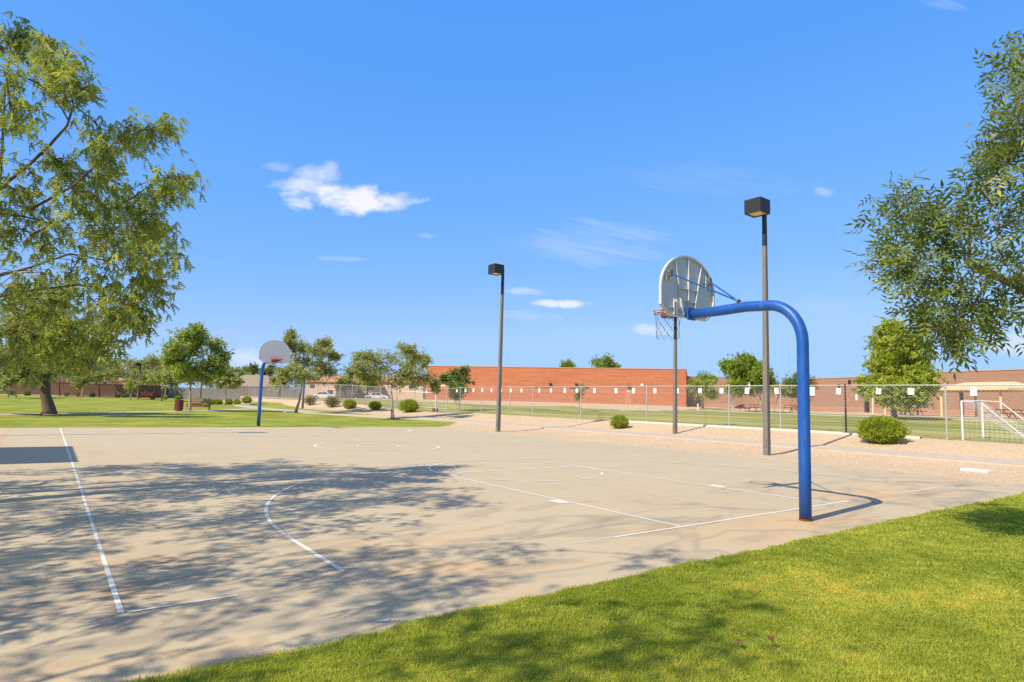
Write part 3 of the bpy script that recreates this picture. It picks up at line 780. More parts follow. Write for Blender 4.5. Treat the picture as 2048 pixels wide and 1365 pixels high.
# feathery mesquite leaf: two drooping pinnae with narrow leaflets
q = []
for sy in (-1, 1):
    q += lance((.05, 0, 0), (.95, sy*.34, -.22), .98, .17, (0, 0, 1), .3)
    for i in range(4):
        t_ = (i+.7)/4.2; b_ = np.array([.05+.88*t_, sy*.33*t_, -.21*t_])
        for s2 in (-1, 1): q += diamond(b_, (.55, s2*.9, -.25), .22, .095)
T_MESQ = leaf_tpl(q)
q = []
for i in range(3):
    for s2 in (-1, 1): q += lance((.22+.24*i, 0, -.02*i), (.62, s2*.80, -.15), .36, .105)
q += lance((.86, 0, -.08), (1, 0, -.25), .40, .11); q += diamond((0, 0, 0), (1, 0, -.08), .9, .012)
T_ASH = leaf_tpl(q)
q = []; rr = random.Random(3)
for i in range(5):
    a = rr.uniform(-1, 1); b_ = rr.uniform(-.9, .9); c_ = rr.uniform(-.7, .7)
    q += diamond((rr.uniform(0, .5), a*.25, c_*.25), (.6+rr.random()*.5, b_, c_), .55, .30, (rr.uniform(-.6, .6), rr.uniform(-.6, .6), 1))
T_CLUMP = leaf_tpl(q)


def scatter(T, P, X, sc, rng, droop=0.0):
    n_ = len(P); X = X/(np.linalg.norm(X, axis=1, keepdims=True)+1e-9)
    N0 = rng.normal(size=(n_, 3))*.55+np.array([0, 0, 1.0]); Y = np.cross(N0, X); Y /= np.linalg.norm(Y, axis=1, keepdims=True)+1e-9
    Zz = np.cross(X, Y)
    M3 = np.stack([X, Y, Zz], 1)*np.asarray(sc).reshape(-1, 1, 1)
    k = T.shape[0]; Vv = np.einsum('kvi,nij->nkvj', T, M3)+P[:, None, None, :]
    Vv = Vv.reshape(-1, 3); Ff = np.arange(len(Vv)).reshape(-1, 4)
    tint = np.repeat(np.clip(rng.normal(.48, .19, n_), 0, 1), k)+rng.normal(0, .07, n_*k)
    return Vv, Ff, np.clip(tint, 0, 1)


def bez(a, b, c, k=6): return [a*(1-t)**2+2*b*t*(1-t)+c*t*t for t in np.linspace(0, 1, k)]


def grow_tree(name, label, cat, trunk, blobs, lf, bk, T, seed, leaf, tw=10, lpt=6, group=None, droop=0.0, up=.25, limb_r=.55, twig_r=.004, twigs=True, spread=1.0, hang=0.0, loose=.6, limbs=()):
    """trunk: [(point, radius)], blobs: [(centre, rx, rz)] leafy masses; limbs run from the trunk to each mass, twigs fill it, leaves ride the twigs"""
    rng = np.random.default_rng(seed)
    base = np.array(trunk[0][0], float)
    t = thing(name, label, cat, base, 0, group)
    mb = MB(); tp = [np.array(p_, float)-base for p_, _ in trunk]; tr = [r_ for _, r_ in trunk]
    mb.tube(tp, tr, 9)
    nodes = []
    for i in range(len(tp)-1):
        for k in range(4):
            u = (k+1)/4; nodes.append((tp[i]+(tp[i+1]-tp[i])*u, tr[i]+(tr[i+1]-tr[i])*u))
    nodes = nodes[len(nodes)//3:]
    top = tp[-1]
    for lp, lr in limbs:                                           # main limbs given as their own curves
        q_ = [np.array(p_, float)-base for p_ in lp]; rr_ = list(np.linspace(lr, .006, len(q_))); mb.tube(q_, rr_, 7, cap=False)
        for i in range(len(q_)-1): nodes += [(q_[i]+(q_[i+1]-q_[i])*u, rr_[i]*.8) for u in (.25, .5, .75, 1)]
    order = sorted(range(len(blobs)), key=lambda i: np.linalg.norm(np.array(blobs[i][0])-base-top))
    P_, X_ = [], []
    for i in order:
        c, rx, rz = blobs[i]; c = np.array(c, float)-base
        best = min(nodes, key=lambda nd: np.linalg.norm(nd[0]-c)*(1.0 if nd[0][2] < c[2]+.3*rz else 1.6)+.25*np.linalg.norm(nd[0]-top)*0)
        a, ra = best; L_ = np.linalg.norm(c-a)
        midp = (a+c)/2+np.array([0, 0, .12*L_])+rng.normal(size=3)*.09*L_
        path = bez(a, midp, c, 7); r0 = min(ra*limb_r+.002, .02+.035*L_); r1 = max(r0*.30, twig_r*1.2)
        rad = list(np.linspace(r0, r1, 7)); mb.tube(path, rad, 6, cap=False)
        nodes += list(zip(path[1:], rad[1:]))
        nt = max(3, int(tw*(.6+rng.random()*.8)))
        for k in range(nt):
            u = rng.random()
            s_ = path[int(2+u*4.99)]+rng.normal(size=3)*rx*.08
            dv = rng.normal(size=3); dv /= np.linalg.norm(dv)+1e-9
            e = c+dv*np.array([rx, rx, rz])*(rng.random()**.45)*spread+np.array([0, 0, up*rz*rng.random()-droop*rx*rng.random()])
            tm = (s_+e)/2+np.array([0, 0, .15*rx])
            pp = bez(s_, tm, e, 4)
            if twigs: mb.tube(pp, [twig_r*1.5, twig_r*1.2, twig_r, twig_r*.6], 3, cap=False)
            for _ in range(lpt):
                w_ = .25+.75*rng.random()
                pt = pp[0]*(1-w_)**2+2*tm*w_*(1-w_)+e*w_*w_
                P_.append(pt+rng.normal(size=3)*leaf*loose-np.array([0, 0, hang*rx*1.1*rng.random()**2])); dl = (e-s_)/(np.linalg.norm(e-s_)+1e-9)*(.6-.25*min(hang, 1))+rng.normal(size=3)*(.55-.12*min(hang, 1))+np.array([0, 0, -droop*.9+.05-hang*.55])
                X_.append(dl)
    mb.build('trunk', bk, t, 'all')
    P_ = np.array(P_); X_ = np.array(X_)
    Vv, Ff, ti = scatter(T, P_, X_, leaf*rng.uniform(.7, 1.25, len(P_)), rng)
    # a whole spray can be a little lighter or darker: shift by a smooth field
    cf = np.sin(P_[:, 0]*2.1+seed)*np.sin(P_[:, 1]*2.3+seed*2)*np.sin(P_[:, 2]*2.7)
    ti = np.clip(ti+.13*np.repeat(cf, T.shape[0]), 0, 1)
    np_mesh('crown', Vv, Ff, lf, t, {'tint': ('FACE', ti)})
    return t


def px_blobs(lst, D, seed, jit=.5, grow=1.0):
    rng = np.random.default_rng(seed); out = []
    for px, py, rx, ry in lst:
        Dk = D*(1+0.0)+rng.uniform(-jit, jit); k = Dk/FPX*1.06
        out.append((at(px, py, Dk), rx*k*grow, ry*k*grow))
    return out


def ball_blobs(c, rx, rz, k, seed, br=.3, keep=None):
    rng = np.random.default_rng(seed); out = []
    while len(out) < k:
        dv = rng.normal(size=3); dv /= np.linalg.norm(dv); rad = rng.uniform(.35, 1.0)**.6
        p_ = np.array(c)+dv*rad*np.array([rx, rx, rz])*(1-br*.6)
        s_ = rng.uniform(.7, 1.25)
        if keep is None or keep(p_): out.append((p_, rx*br*s_, rx*br*s_*.8))
    return out


def proj(p_):
    q_ = np.array(p_)-CAM; zz = q_@FW
    return 1024+FPX*(q_@RT)/zz, 682.5-FPX*(q_@UP)/zz, zz

#PART2
# ------------------------------------------------------------------ the two near trees
rs = np.random.default_rng(11)
mq = [(15, 70, 25, 35), (60, 80, 35, 18), (95, 95, 32, 30), (135, 115, 22, 28), (142, 165, 26, 22), (165, 178, 14, 18), (120, 140, 25, 22), (12, 150, 16, 45), (20, 235, 26, 30), (58, 225, 22, 28),
      (112, 215, 12, 22), (75, 262, 22, 20), (200, 258, 30, 26), (212, 300, 26, 30), (255, 255, 26, 18), (262, 290, 22, 18), (300, 258, 30, 20), (340, 250, 18, 20),
      (55, 330, 55, 35), (130, 330, 45, 35), (60, 395, 60, 45), (150, 385, 60, 45), (210, 358, 36, 28), (225, 415, 36, 36), (265, 385, 26, 26), (255, 350, 20, 16), (335, 372, 14, 10), (378, 358, 12, 18),
      (326, 452, 14, 10), (295, 425, 22, 18), (25, 470, 32, 40), (115, 455, 50, 35), (200, 455, 45, 26), (262, 475, 35, 30), (312, 495, 26, 26), (352, 510, 18, 16), (300, 450, 20, 16),
      (50, 555, 60, 45), (140, 545, 55, 40), (215, 540, 45, 32), (280, 540, 36, 36), (318, 565, 18, 22), (40, 635, 50, 45), (125, 625, 55, 45), (195, 615, 45, 40), (245, 598, 36, 36), (280, 625, 22, 18),
      (30, 700, 42, 36), (105, 685, 45, 34), (165, 672, 36, 30), (218, 672, 22, 26), (240, 640, 18, 22)]
mq = [(px, py, a*(.72 if py < 310 else 1), b*(.72 if py < 310 else 1)) for px, py, a, b in mq if (px, py) not in ((112, 215), (75, 262), (255, 350))]
B1 = px_blobs(mq, 10.4, 5, 1.1, .92)
LIMB = [([at(px, py, D_) for px, py, D_ in l_], r_) for l_, r_ in (
    ([(-60, 430, 10.6), (5, 372, 10.5), (60, 328, 10.4), (100, 290, 10.3), (134, 252, 10.2), (147, 212, 10.2), (138, 165, 10.2), (112, 112, 10.2), (82, 60, 10.2)], .026),
    ([(-40, 520, 10.8), (-5, 400, 10.8), (4, 300, 10.8), (10, 180, 10.8), (22, 90, 10.8)], .03),
    ([(60, 420, 10.2), (150, 370, 10.0), (205, 318, 9.9), (225, 288, 9.8), (272, 264, 9.8), (335, 248, 9.7)], .019),
    ([(60, 470, 10.4), (150, 430, 10.2), (215, 420, 10.0), (262, 398, 9.9), (308, 366, 9.9), (372, 352, 9.8)], .018),
    ([(-30, 560, 10.6), (60, 535, 10.4), (140, 508, 10.2), (215, 522, 10.1), (275, 500, 10.1), (345, 508, 10.0)], .018),
    ([(-30, 600, 10.8), (70, 580, 11), (160, 570, 11), (240, 585, 11), (300, 620, 11)], .017))]
hid = ball_blobs((-12.4, 5.0, 5.0), 4.8, 3.3, 115, 21, .155, lambda p_: proj(p_)[0] < -70)
tr1 = [((-11.3, 4.9, -.05), .24), ((-11.2, 4.95, .8), .20), ((-11.0, 5.1, 1.7), .18), ((-10.5, 5.4, 2.6), .15), ((-9.9, 5.6, 3.6), .11), ((-9.35, 5.7, 4.8), .07), ((-9.0, 5.6, 6.0), .045)]
grow_tree('mesquite_tree', 'large feathery light green mesquite filling the upper left corner', 'tree', tr1, B1, MAT['lf_mesq'], MAT['bark_mesq'], T_MESQ, 3, .155, tw=9, lpt=9, droop=.45, up=.15, twig_r=.005, spread=1.02, hang=.7, loose=.7, limbs=LIMB, limb_r=.7)
grow_tree('mesquite_tree', 'feathery mesquite standing left of the court whose shade dapples the paving', 'tree',
          [((-13.2, 6.4, -.05), .22), ((-13.1, 6.4, 1.2), .18), ((-12.9, 6.3, 2.6), .14), ((-12.8, 6.2, 4.6), .09)], hid, MAT['lf_mesq'], MAT['bark_mesq'], T_MESQ, 4, .16, tw=9, lpt=9, spread=1.15, droop=.5, up=.1, twig_r=.006)
hid2 = ball_blobs((-11.7, -.5, 3.9), 2.3, 1.2, 16, 25, .19, lambda p_: proj(p_)[0] < -260 and p_[0] < -10.0 and p_[2] > 3.0)+ball_blobs((-13.4, -1.5, 5.0), 4.3, 2.8, 62, 22, .155, lambda p_: p_[0] < -9.3)
grow_tree('mesquite_tree', 'feathery mesquite on the near lawn left of the viewer', 'tree',
          [((-13.6, -1.9, -.05), .2), ((-13.5, -1.9, 1.3), .16), ((-13.5, -1.8, 2.6), .13), ((-13.5, -1.7, 4.2), .08)], hid2, MAT['lf_mesq'], MAT['bark_mesq'], T_MESQ, 5, .16, tw=6, lpt=8, spread=1.15, droop=.5, up=.1, twig_r=.006)

ash = [(2030, 105, 24, 15), (2010, 130, 20, 20), (2036, 155, 18, 28), (2030, 190, 16, 14), (1985, 258, 28, 18), (2012, 282, 32, 24), (1990, 308, 28, 22), (2035, 300, 20, 28), (2042, 230, 12, 20),
       (1960, 318, 24, 18), (1950, 365, 30, 18), (2000, 355, 40, 28), (2038, 360, 18, 30), (1788, 394, 28, 10), (1772, 404, 14, 10), (1830, 418, 28, 16), (1868, 428, 32, 20), (1895, 408, 18, 14), (1808, 446, 16, 16), (1850, 452, 24, 14),
       (1930, 430, 42, 28), (1990, 420, 38, 28), (2036, 430, 26, 32), (1746, 494, 16, 10), (1768, 518, 16, 14), (1800, 514, 22, 12), (1790, 545, 22, 14), (1830, 560, 32, 18), (1850, 580, 24, 16),
       (1880, 490, 28, 22), (1920, 500, 36, 30), (1980, 490, 42, 32), (2030, 500, 30, 32), (1890, 560, 38, 28), (1950, 560, 42, 32), (2010, 560, 38, 32), (2040, 585, 14, 26),
       (1845, 626, 26, 9), (1812, 640, 16, 7), (1880, 620, 38, 22), (1930, 620, 38, 22), (1990, 606, 32, 20), (1862, 663, 14, 11), (1854, 686, 8, 9), (1898, 678, 26, 18), (1920, 650, 32, 18), (1890, 702, 12, 10), (1950, 652, 13, 10)]
B2 = px_blobs([(px+12+max(0, 1900-px)*.08, py-(max(0, py-640)*.35), a, b) for px, py, a, b in ash], 8.2, 8, .7, .56)
hid3 = ball_blobs((2.2, -4.2, 4.6), 2.6, 2.3, 26, 23, .25, lambda p_: proj(p_)[0] > 2090 or proj(p_)[2] < .5)
tr2 = [((2.3, -4.4, -.05), .17), ((2.25, -4.35, 1.0), .14), ((2.1, -4.2, 1.9), .125), ((1.6, -3.7, 2.35), .09), ((.9, -3.0, 2.75), .06), ((.3, -2.4, 3.2), .04)]
grow_tree('ash_tree', 'ash tree with glossy lance leaves reaching in from the right edge', 'tree', tr2, B2, MAT['lf_ash'], MAT['bark_ash'], T_ASH, 6, .25, tw=4, lpt=8, droop=.30, up=.1, twig_r=.004, spread=1.05, loose=.5)
grow_tree('ash_tree', 'ash tree on the lawn just beyond the right edge of view', 'tree', [((2.9, -4.9, -.05), .15), ((2.9, -4.9, 1.5), .12), ((2.8, -4.7, 3.0), .09), ((2.7, -4.6, 4.6), .05)], hid3, MAT['lf_ash'], MAT['bark_ash'], T_ASH, 7, .2, tw=10, lpt=5, droop=.25, up=.15, twig_r=.005)


# ------------------------------------------------------------------ trees of the park and the school
def park_tree(name, label, foot, trunkpx, blobs, lf, bk, seed, leaf, r0, tw=9, lpt=5, group=None, jit=None, droop=0.0, D=None, up=.25, base=None, twigs=True, twig_r=.007, spread=1.0):
    tw = int(tw*1.5); lpt = int(lpt*2.5); spread *= 1.0
    b = base if base is not None else (hit(*foot) if D is None else ground_at(foot[0], D))
    Dd = dist(b); pts = [(b-np.array([0, 0, .06]), r0*1.35), (b+np.array([0, 0, .25]), r0)]
    for i, (x, y) in enumerate(trunkpx): pts.append((at(x, y, Dd), r0*(.85-.5*(i+1)/len(trunkpx))))
    spread_px = max(q_[2] for q_ in blobs)*1.6
    bl = px_blobs(blobs, Dd, seed, jit if jit is not None else spread_px*Dd/FPX)
    return grow_tree(name, label, 'tree', pts, bl, lf, bk, T_CLUMP, seed, leaf, tw, lpt, group, droop, up, .55, twig_r, twigs, spread)


park_tree('park_tree', 'leaning trunked tree on the left lawn half hidden by feathery leaves', (97, 829), [(91, 790), (91, 750), (96, 715), (98, 685)],
          [(50, 715, 50, 30), (140, 705, 45, 28), (95, 670, 60, 35), (30, 660, 45, 35), (150, 650, 50, 35), (60, 610, 55, 40), (120, 590, 50, 40), (30, 745, 35, 18), (175, 720, 30, 22), (10, 720, 30, 26), (75, 740, 30, 14)],
          MAT['lf_grey'], MAT['bark_dark'], 31, .30, .34, 26, 7, droop=.4)
park_tree('park_tree', 'round leafy tree with fanned branches behind the brown bench', (379, 822), [(380, 795), (381, 772), (385, 755)],
          [(347, 700, 20, 12), (338, 716, 12, 10), (372, 675, 17, 12), (394, 666, 9, 9), (400, 680, 16, 12), (428, 694, 20, 14), (446, 716, 12, 12), (350, 722, 22, 14), (385, 703, 28, 20), (415, 730, 26, 18), (375, 742, 26, 16), (440, 742, 10, 12), (405, 755, 24, 12), (362, 748, 18, 12)],
          MAT['lf_mid'], MAT['bark_pale'], 32, .34, .13, 15, 6)
park_tree('park_tree', 'wispy crooked trunked tree right behind the far hoop', (592, 826), [(598, 805), (602, 785), (604, 768)],
          [(574, 690, 15, 12), (582, 673, 7, 10), (600, 695, 18, 14), (630, 700, 22, 15), (655, 704, 16, 10), (672, 716, 12, 6), (600, 728, 30, 18), (640, 732, 32, 16), (580, 745, 22, 14), (655, 746, 20, 10), (620, 755, 34, 12), (565, 750, 14, 10), (650, 688, 12, 8)],
          MAT['lf_olive'], MAT['bark_dark'], 33, .21, .13, 20, 8, spread=1.4)
park_tree('park_tree', 'broad spreading tree at the lawn edge left of the brick school', (785, 840), [(784, 815), (784, 795), (782, 778)],
          [(815, 702, 15, 13), (790, 718, 26, 16), (835, 715, 16, 8), (752, 722, 30, 16), (718, 738, 22, 12), (770, 745, 40, 20), (820, 742, 34, 16), (855, 758, 18, 11), (735, 758, 30, 13), (805, 765, 40, 12), (872, 776, 8, 10), (850, 720, 10, 6), (722, 716, 16, 7), (700, 752, 12, 8)],
          MAT['lf_olive'], MAT['bark_pale'], 34, .18, .12, 20, 8, spread=1.35)
park_tree('park_tree', 'small dark rounded tree before the left end of the brick school', (918, 822), [(918, 810), (917, 796)],
          [(912, 750, 12, 9), (930, 744, 6, 7), (897, 760, 12, 10), (925, 760, 16, 12), (905, 775, 18, 12), (925, 780, 14, 12), (912, 792, 14, 8), (886, 758, 5, 4)], MAT['lf_dark'], MAT['bark_pale'], 35, .24, .06, 14, 6)
park_tree('sapling', 'thin staked sapling before the brick school wall', (1158, 824), [(1158, 808), (1159, 796)], [(1160, 784, 8, 7), (1157, 795, 6, 6), (1162, 777, 5, 5)], MAT['lf_grey'], MAT['bark_pale'], 36, .18, .035, 10, 5)
park_tree('willow_tree', 'tall yellow green weeping tree beyond the fence on the right', (1789, 838), [(1788, 815), (1788, 795), (1795, 760)],
          [(1785, 655, 26, 14), (1770, 680, 26, 18), (1815, 672, 26, 20), (1790, 705, 36, 22), (1832, 712, 26, 22), (1765, 722, 26, 22), (1800, 740, 40, 22), (1845, 745, 24, 18), (1760, 765, 26, 16), (1805, 770, 40, 16), (1842, 770, 22, 14), (1735, 768, 14, 9), (1780, 785, 24, 12), (1820, 785, 24, 10)],
          MAT['lf_lime'], MAT['bark_pale'], 37, .32, .18, 41, 7, droop=.7)
park_tree('park_tree', 'slender leaning tree just right of the yellow green weeping one', (1838, 828), [(1835, 812), (1826, 798), (1822, 785)], [(1825, 770, 22, 14), (1810, 780, 16, 10), (1838, 782, 16, 10)], MAT['lf_green'], MAT['bark_dark'], 38, .3, .13, 12, 5)
park_tree('park_tree', 'small grey green tree by the picnic canopy', (1868, 828), [(1868, 812), (1866, 798)], [(1870, 770, 16, 11), (1880, 782, 18, 12), (1860, 788, 14, 10), (1885, 795, 12, 7), (1878, 762, 10, 6)], MAT['lf_olive'], MAT['bark_dark'], 39, .28, .08, 13, 5)
park_tree('park_tree', 'wide low grey green tree at the right edge of view before the tan school', (2034, 832), [(2034, 812), (2032, 798)], [(2005, 770, 20, 12), (2030, 762, 22, 14), (2058, 768, 26, 16), (1990, 785, 18, 10), (2020, 786, 24, 12), (2060, 790, 24, 12), (2040, 752, 14, 8)], MAT['lf_olive'], MAT['bark_dark'], 40, .3, .12, 14, 5)
park_tree('park_tree', 'grey green tree at the right end corner of the brick school', (1405, 818), [(1405, 800), (1404, 786)], [(1402, 756, 18, 10), (1388, 770, 16, 12), (1415, 770, 18, 13), (1400, 785, 22, 12), (1425, 760, 10, 8), (1425, 790, 12, 8)], MAT['lf_mid'], MAT['bark_dark'], 41, .34, .2, 24, 5)
park_tree('park_tree', 'bushy bright green tree left of the tall light post beyond the fence', (1523, 825), [(1522, 808), (1520, 794), (1510, 775)], [(1490, 722, 20, 11), (1470, 738, 20, 12), (1505, 738, 24, 15), (1485, 757, 26, 15), (1518, 755, 24, 15), (1455, 735, 10, 7), (1535, 770, 16, 12), (1500, 775, 30, 14), (1470, 778, 18, 12), (1530, 745, 12, 10)], MAT['lf_green'], MAT['bark_pale'], 42, .36, .12, 32, 6)
park_tree('park_tree', 'round dark green tree behind the blue pole beyond the fence', (1604, 822), [(1604, 808), (1603, 795)], [(1600, 757, 22, 11), (1582, 770, 20, 14), (1618, 770, 20, 14), (1600, 782, 30, 14), (1578, 785, 14, 10), (1628, 785, 12, 10)], MAT['lf_dark'], MAT['bark_pale'], 43, .34, .12, 32, 6)
park_tree('park_tree', 'thin tree with a forked pale stem beyond the fence between the two poles', (1548, 826), [(1551, 812), (1553, 800), (1562, 790)], [(1560, 775, 16, 9), (1548, 782, 12, 8), (1570, 783, 12, 8)], MAT['lf_olive'], MAT['bark_pale'], 44, .26, .07, 9, 4)
park_tree('park_tree', 'smaller tree crown over the brick school roof', (1135, 760), [(1135, 757), (1135, 745)], [(1127, 735, 11, 8), (1142, 735, 11, 8), (1135, 729, 9, 6), (1135, 745, 16, 8)], MAT['lf_green'], MAT['bark_dark'], 45, .5, .25, 12, 6, base=np.append(at(1135, 760, 140)[:2], 1.0))
park_tree('park_tree', 'larger tree crown over the brick school roof', (1208, 760), [(1208, 755), (1208, 742)], [(1192, 727, 13, 10), (1210, 722, 14, 9), (1222, 730, 12, 9), (1205, 735, 20, 9), (1235, 736, 8, 4), (1205, 746, 20, 8)], MAT['lf_green'], MAT['bark_dark'], 46, .5, .25, 14, 6, base=np.append(at(1208, 760, 135)[:2], 1.0))
LT = 'trees along the far brown wall'
for i, (fx, D_, tpx, bl, lf, bk, lab) in enumerate([
        (18, 95, [(19, 778), (21, 765)], [(20, 740, 30, 16), (45, 750, 22, 14), (0, 750, 26, 15), (25, 722, 24, 12)], 'lf_yellow', 'bark_pale', 'pale yellowish tree before the brown wall at the left edge'),
        (120, 108, [(119, 772), (121, 758)], [(105, 742, 20, 14), (135, 740, 24, 14), (122, 725, 24, 12), (150, 752, 16, 10), (95, 755, 14, 9)], 'lf_olive', 'bark_dark', 'dark forked tree before the brown wall beside the near trunk'),
        (165, 104, [(166, 778), (167, 770)], [(166, 762, 12, 7), (175, 756, 10, 6), (158, 768, 8, 5)], 'lf_yellow', 'bark_pale', 'small yellowish young tree between two olive trees at the brown wall'),
        (200, 110, [(199, 775), (200, 762)], [(190, 742, 20, 14), (215, 738, 26, 14), (205, 757, 26, 11), (232, 750, 16, 12), (180, 760, 14, 8), (212, 722, 20, 8)], 'lf_olive', 'bark_dark', 'broad olive tree at the middle of the brown wall'),
        (262, 98, [(263, 788), (263, 778)], [(262, 765, 9, 6), (258, 773, 6, 4), (268, 770, 6, 4)], 'lf_olive', 'bark_pale', 'thin young tree left of the far small light post'),
        (277, 112, [(277, 778), (278, 765)], [(265, 755, 18, 12), (285, 752, 20, 12), (275, 765, 18, 9)], 'lf_olive', 'bark_dark', 'grey green tree behind the far small light post'),
        (325, 92, [(325, 785), (324, 773)], [(312, 762, 20, 9), (332, 760, 18, 9), (320, 752, 18, 7), (345, 768, 12, 7)], 'lf_olive', 'bark_dark', 'flat crowned grey tree left of the round tree by the bench'),
        (307, 112, [(309, 775), (311, 764)], [(300, 758, 14, 9), (315, 755, 12, 8)], 'lf_grey', 'bark_pale', 'small pale tree near the far red bench'),
        (452, 80, [(452, 785), (452, 772)], [(440, 763, 12, 7), (458, 758, 14, 8), (450, 751, 12, 6), (472, 765, 8, 5)], 'lf_olive', 'bark_pale', 'small wispy tree right of the round tree by the bench')]):
    park_tree('park_tree', lab, (fx, 780), tpx, bl, MAT[lf], MAT[bk], 60+i, .42, .10, 13, 5, LT, D=D_, twig_r=.01)
for i, (fx, D_, bl, lf, lab) in enumerate([
        (250, 150, [(225, 735, 22, 12), (250, 728, 22, 13), (275, 738, 20, 12), (240, 750, 26, 12)], 'lf_grey', 'feathery grey green tree behind the middle of the brown wall'),
        (300, 148, [(285, 730, 20, 10), (305, 724, 22, 10), (325, 730, 18, 11), (300, 745, 30, 14), (330, 748, 18, 12)], 'lf_grey', 'tall feathery tree behind the right end of the brown wall'),
        (345, 150, [(340, 735, 16, 10), (355, 742, 16, 12), (350, 760, 16, 8)], 'lf_grey', 'feathery tree behind the grey board fence'),
        (165, 150, [(150, 730, 26, 14), (180, 728, 22, 14), (165, 748, 28, 12)], 'lf_olive', 'olive tree behind the left part of the brown wall'),
        (60, 150, [(40, 735, 34, 16), (85, 735, 30, 16), (60, 750, 34, 12), (10, 742, 24, 14)], 'lf_yellow', 'pale tree behind the brown wall at far left'),
        (455, 160, [(440, 750, 16, 7), (462, 744, 18, 7), (478, 748, 12, 6), (455, 760, 20, 8)], 'lf_mid', 'low green tree behind the grey roofed house'),
        (498, 185, [(493, 743, 9, 6), (505, 738, 10, 6), (513, 747, 8, 6), (500, 752, 14, 6)], 'lf_dark', 'dark round tree rising over the grey roof left of the far hoop'),
        (535, 180, [(528, 745, 9, 7), (540, 748, 8, 8), (545, 738, 8, 6), (535, 758, 14, 8)], 'lf_dark', 'dark tree behind the far hoop pole'),
        (125, 140, [(110, 722, 26, 12), (140, 716, 24, 12), (125, 740, 34, 14), (165, 735, 22, 12)], 'lf_grey', 'grey green tree behind the wall just right of the near leaning trunk'),
        (200, 142, [(185, 728, 24, 12), (210, 718, 22, 12), (195, 745, 30, 12), (230, 740, 20, 10)], 'lf_mid', 'fresh green tree behind the wall left of its feathery neighbours'),
        (380, 150, [(368, 742, 16, 12), (392, 748, 16, 10), (380, 762, 22, 8)], 'lf_grey', 'feathery tree behind the grey boards right of the bench tree'),
        (420, 158, [(408, 752, 14, 8), (428, 756, 14, 8), (418, 768, 18, 7)], 'lf_olive', 'olive tree right behind the board fence by the bench tree'),
        (480, 170, [(470, 758, 14, 8), (490, 756, 12, 8), (484, 768, 20, 7), (510, 764, 16, 8), (530, 768, 12, 7)], 'lf_mid', 'low green tree between the grey roof and the far hoop pole'),
        (560, 128, [(552, 766, 12, 7), (568, 762, 12, 8), (560, 775, 14, 6)], 'lf_olive', 'olive tree right of the far hoop pole before the street'),
        (735, 126, [(728, 760, 13, 9), (745, 765, 12, 8), (736, 776, 16, 6)], 'lf_mid', 'leafy tree between the orange roof and the broad spreading tree'),
        (590, 168, [(575, 760, 16, 10), (600, 758, 14, 10), (560, 768, 14, 8), (605, 770, 16, 8)], 'lf_dark', 'dark green tree left of the peach house'),
        (690, 118, [(690, 765, 12, 6), (700, 772, 12, 5), (682, 772, 8, 5)], 'lf_dark', 'dark shrubby tree before the orange roofed house')]):
    park_tree('park_tree', lab, (fx, 780), [(fx, 770), (fx, 760)], bl, MAT[lf], MAT['bark_dark'], 80+i, .6, .2, 15, 5, 'trees behind the far walls', D=D_, twigs=False)

# ------------------------------------------------------------------ shrubs


def shrub(label, foot, cx, cy, rx, ry, lf='bush_leaves', seed=0, D=None, dens=1.0, leaf=None, sparse=False, mt=None):
    b = hit(*foot) if D is None else ground_at(foot[0], D); Dd = dist(b); k = Dd/FPX
    W, H = rx*k*.76, max(.2, (foot[1]-(cy-ry))*k*.88)
    rng = np.random.default_rng(seed); t = thing('shrub', label, 'shrub', b, 0, 'rounded shrubs on the gravel')
    mb = MB()
    for i in range(9):
        a = rng.uniform(0, 6.28); r_ = W*rng.uniform(.3, .85)
        mb.tube([(0, 0, -.03), (r_*.35*math.cos(a), r_*.35*math.sin(a), H*.35), (r_*math.cos(a), r_*math.sin(a), H*rng.uniform(.45, .8))], [.018, .012, .005], 4)
    mb.build('stem', MAT['bark_dark'], t)
    leaf = leaf or max(.075, 1.5*k); N_ = int(dens*min(9000, 60*(W/leaf)**2))
    dv = rng.normal(size=(N_, 3)); dv /= np.linalg.norm(dv, axis=1, keepdims=True)
    rad = rng.random(N_)**(.25 if not sparse else .5)
    lump = 1+.20*np.sin(dv[:, 0]*7+seed)*np.sin(dv[:, 1]*6+seed*1.7)*np.cos(dv[:, 2]*5)+.05*rng.normal(size=N_)
    zc = H*.46; P_ = dv*(rad*lump)[:, None]*np.array([W, W, 1]); P_[:, 2] = zc+np.where(dv[:, 2] > 0, dv[:, 2]*(H-zc), dv[:, 2]*zc*.95)*rad*lump
    P_[:, 2] = np.maximum(P_[:, 2], .02+.05*rng.random(N_))
    X_ = dv+rng.normal(size=(N_, 3))*.6+np.array([0, 0, .3])
    Vv, Ff, ti = scatter(T_CLUMP, P_, X_, leaf*rng.uniform(.7, 1.3, N_), rng)
    np_mesh('foliage', Vv, Ff, mt or MAT['lf_bush'], t, {'tint': ('FACE', ti)}); return t


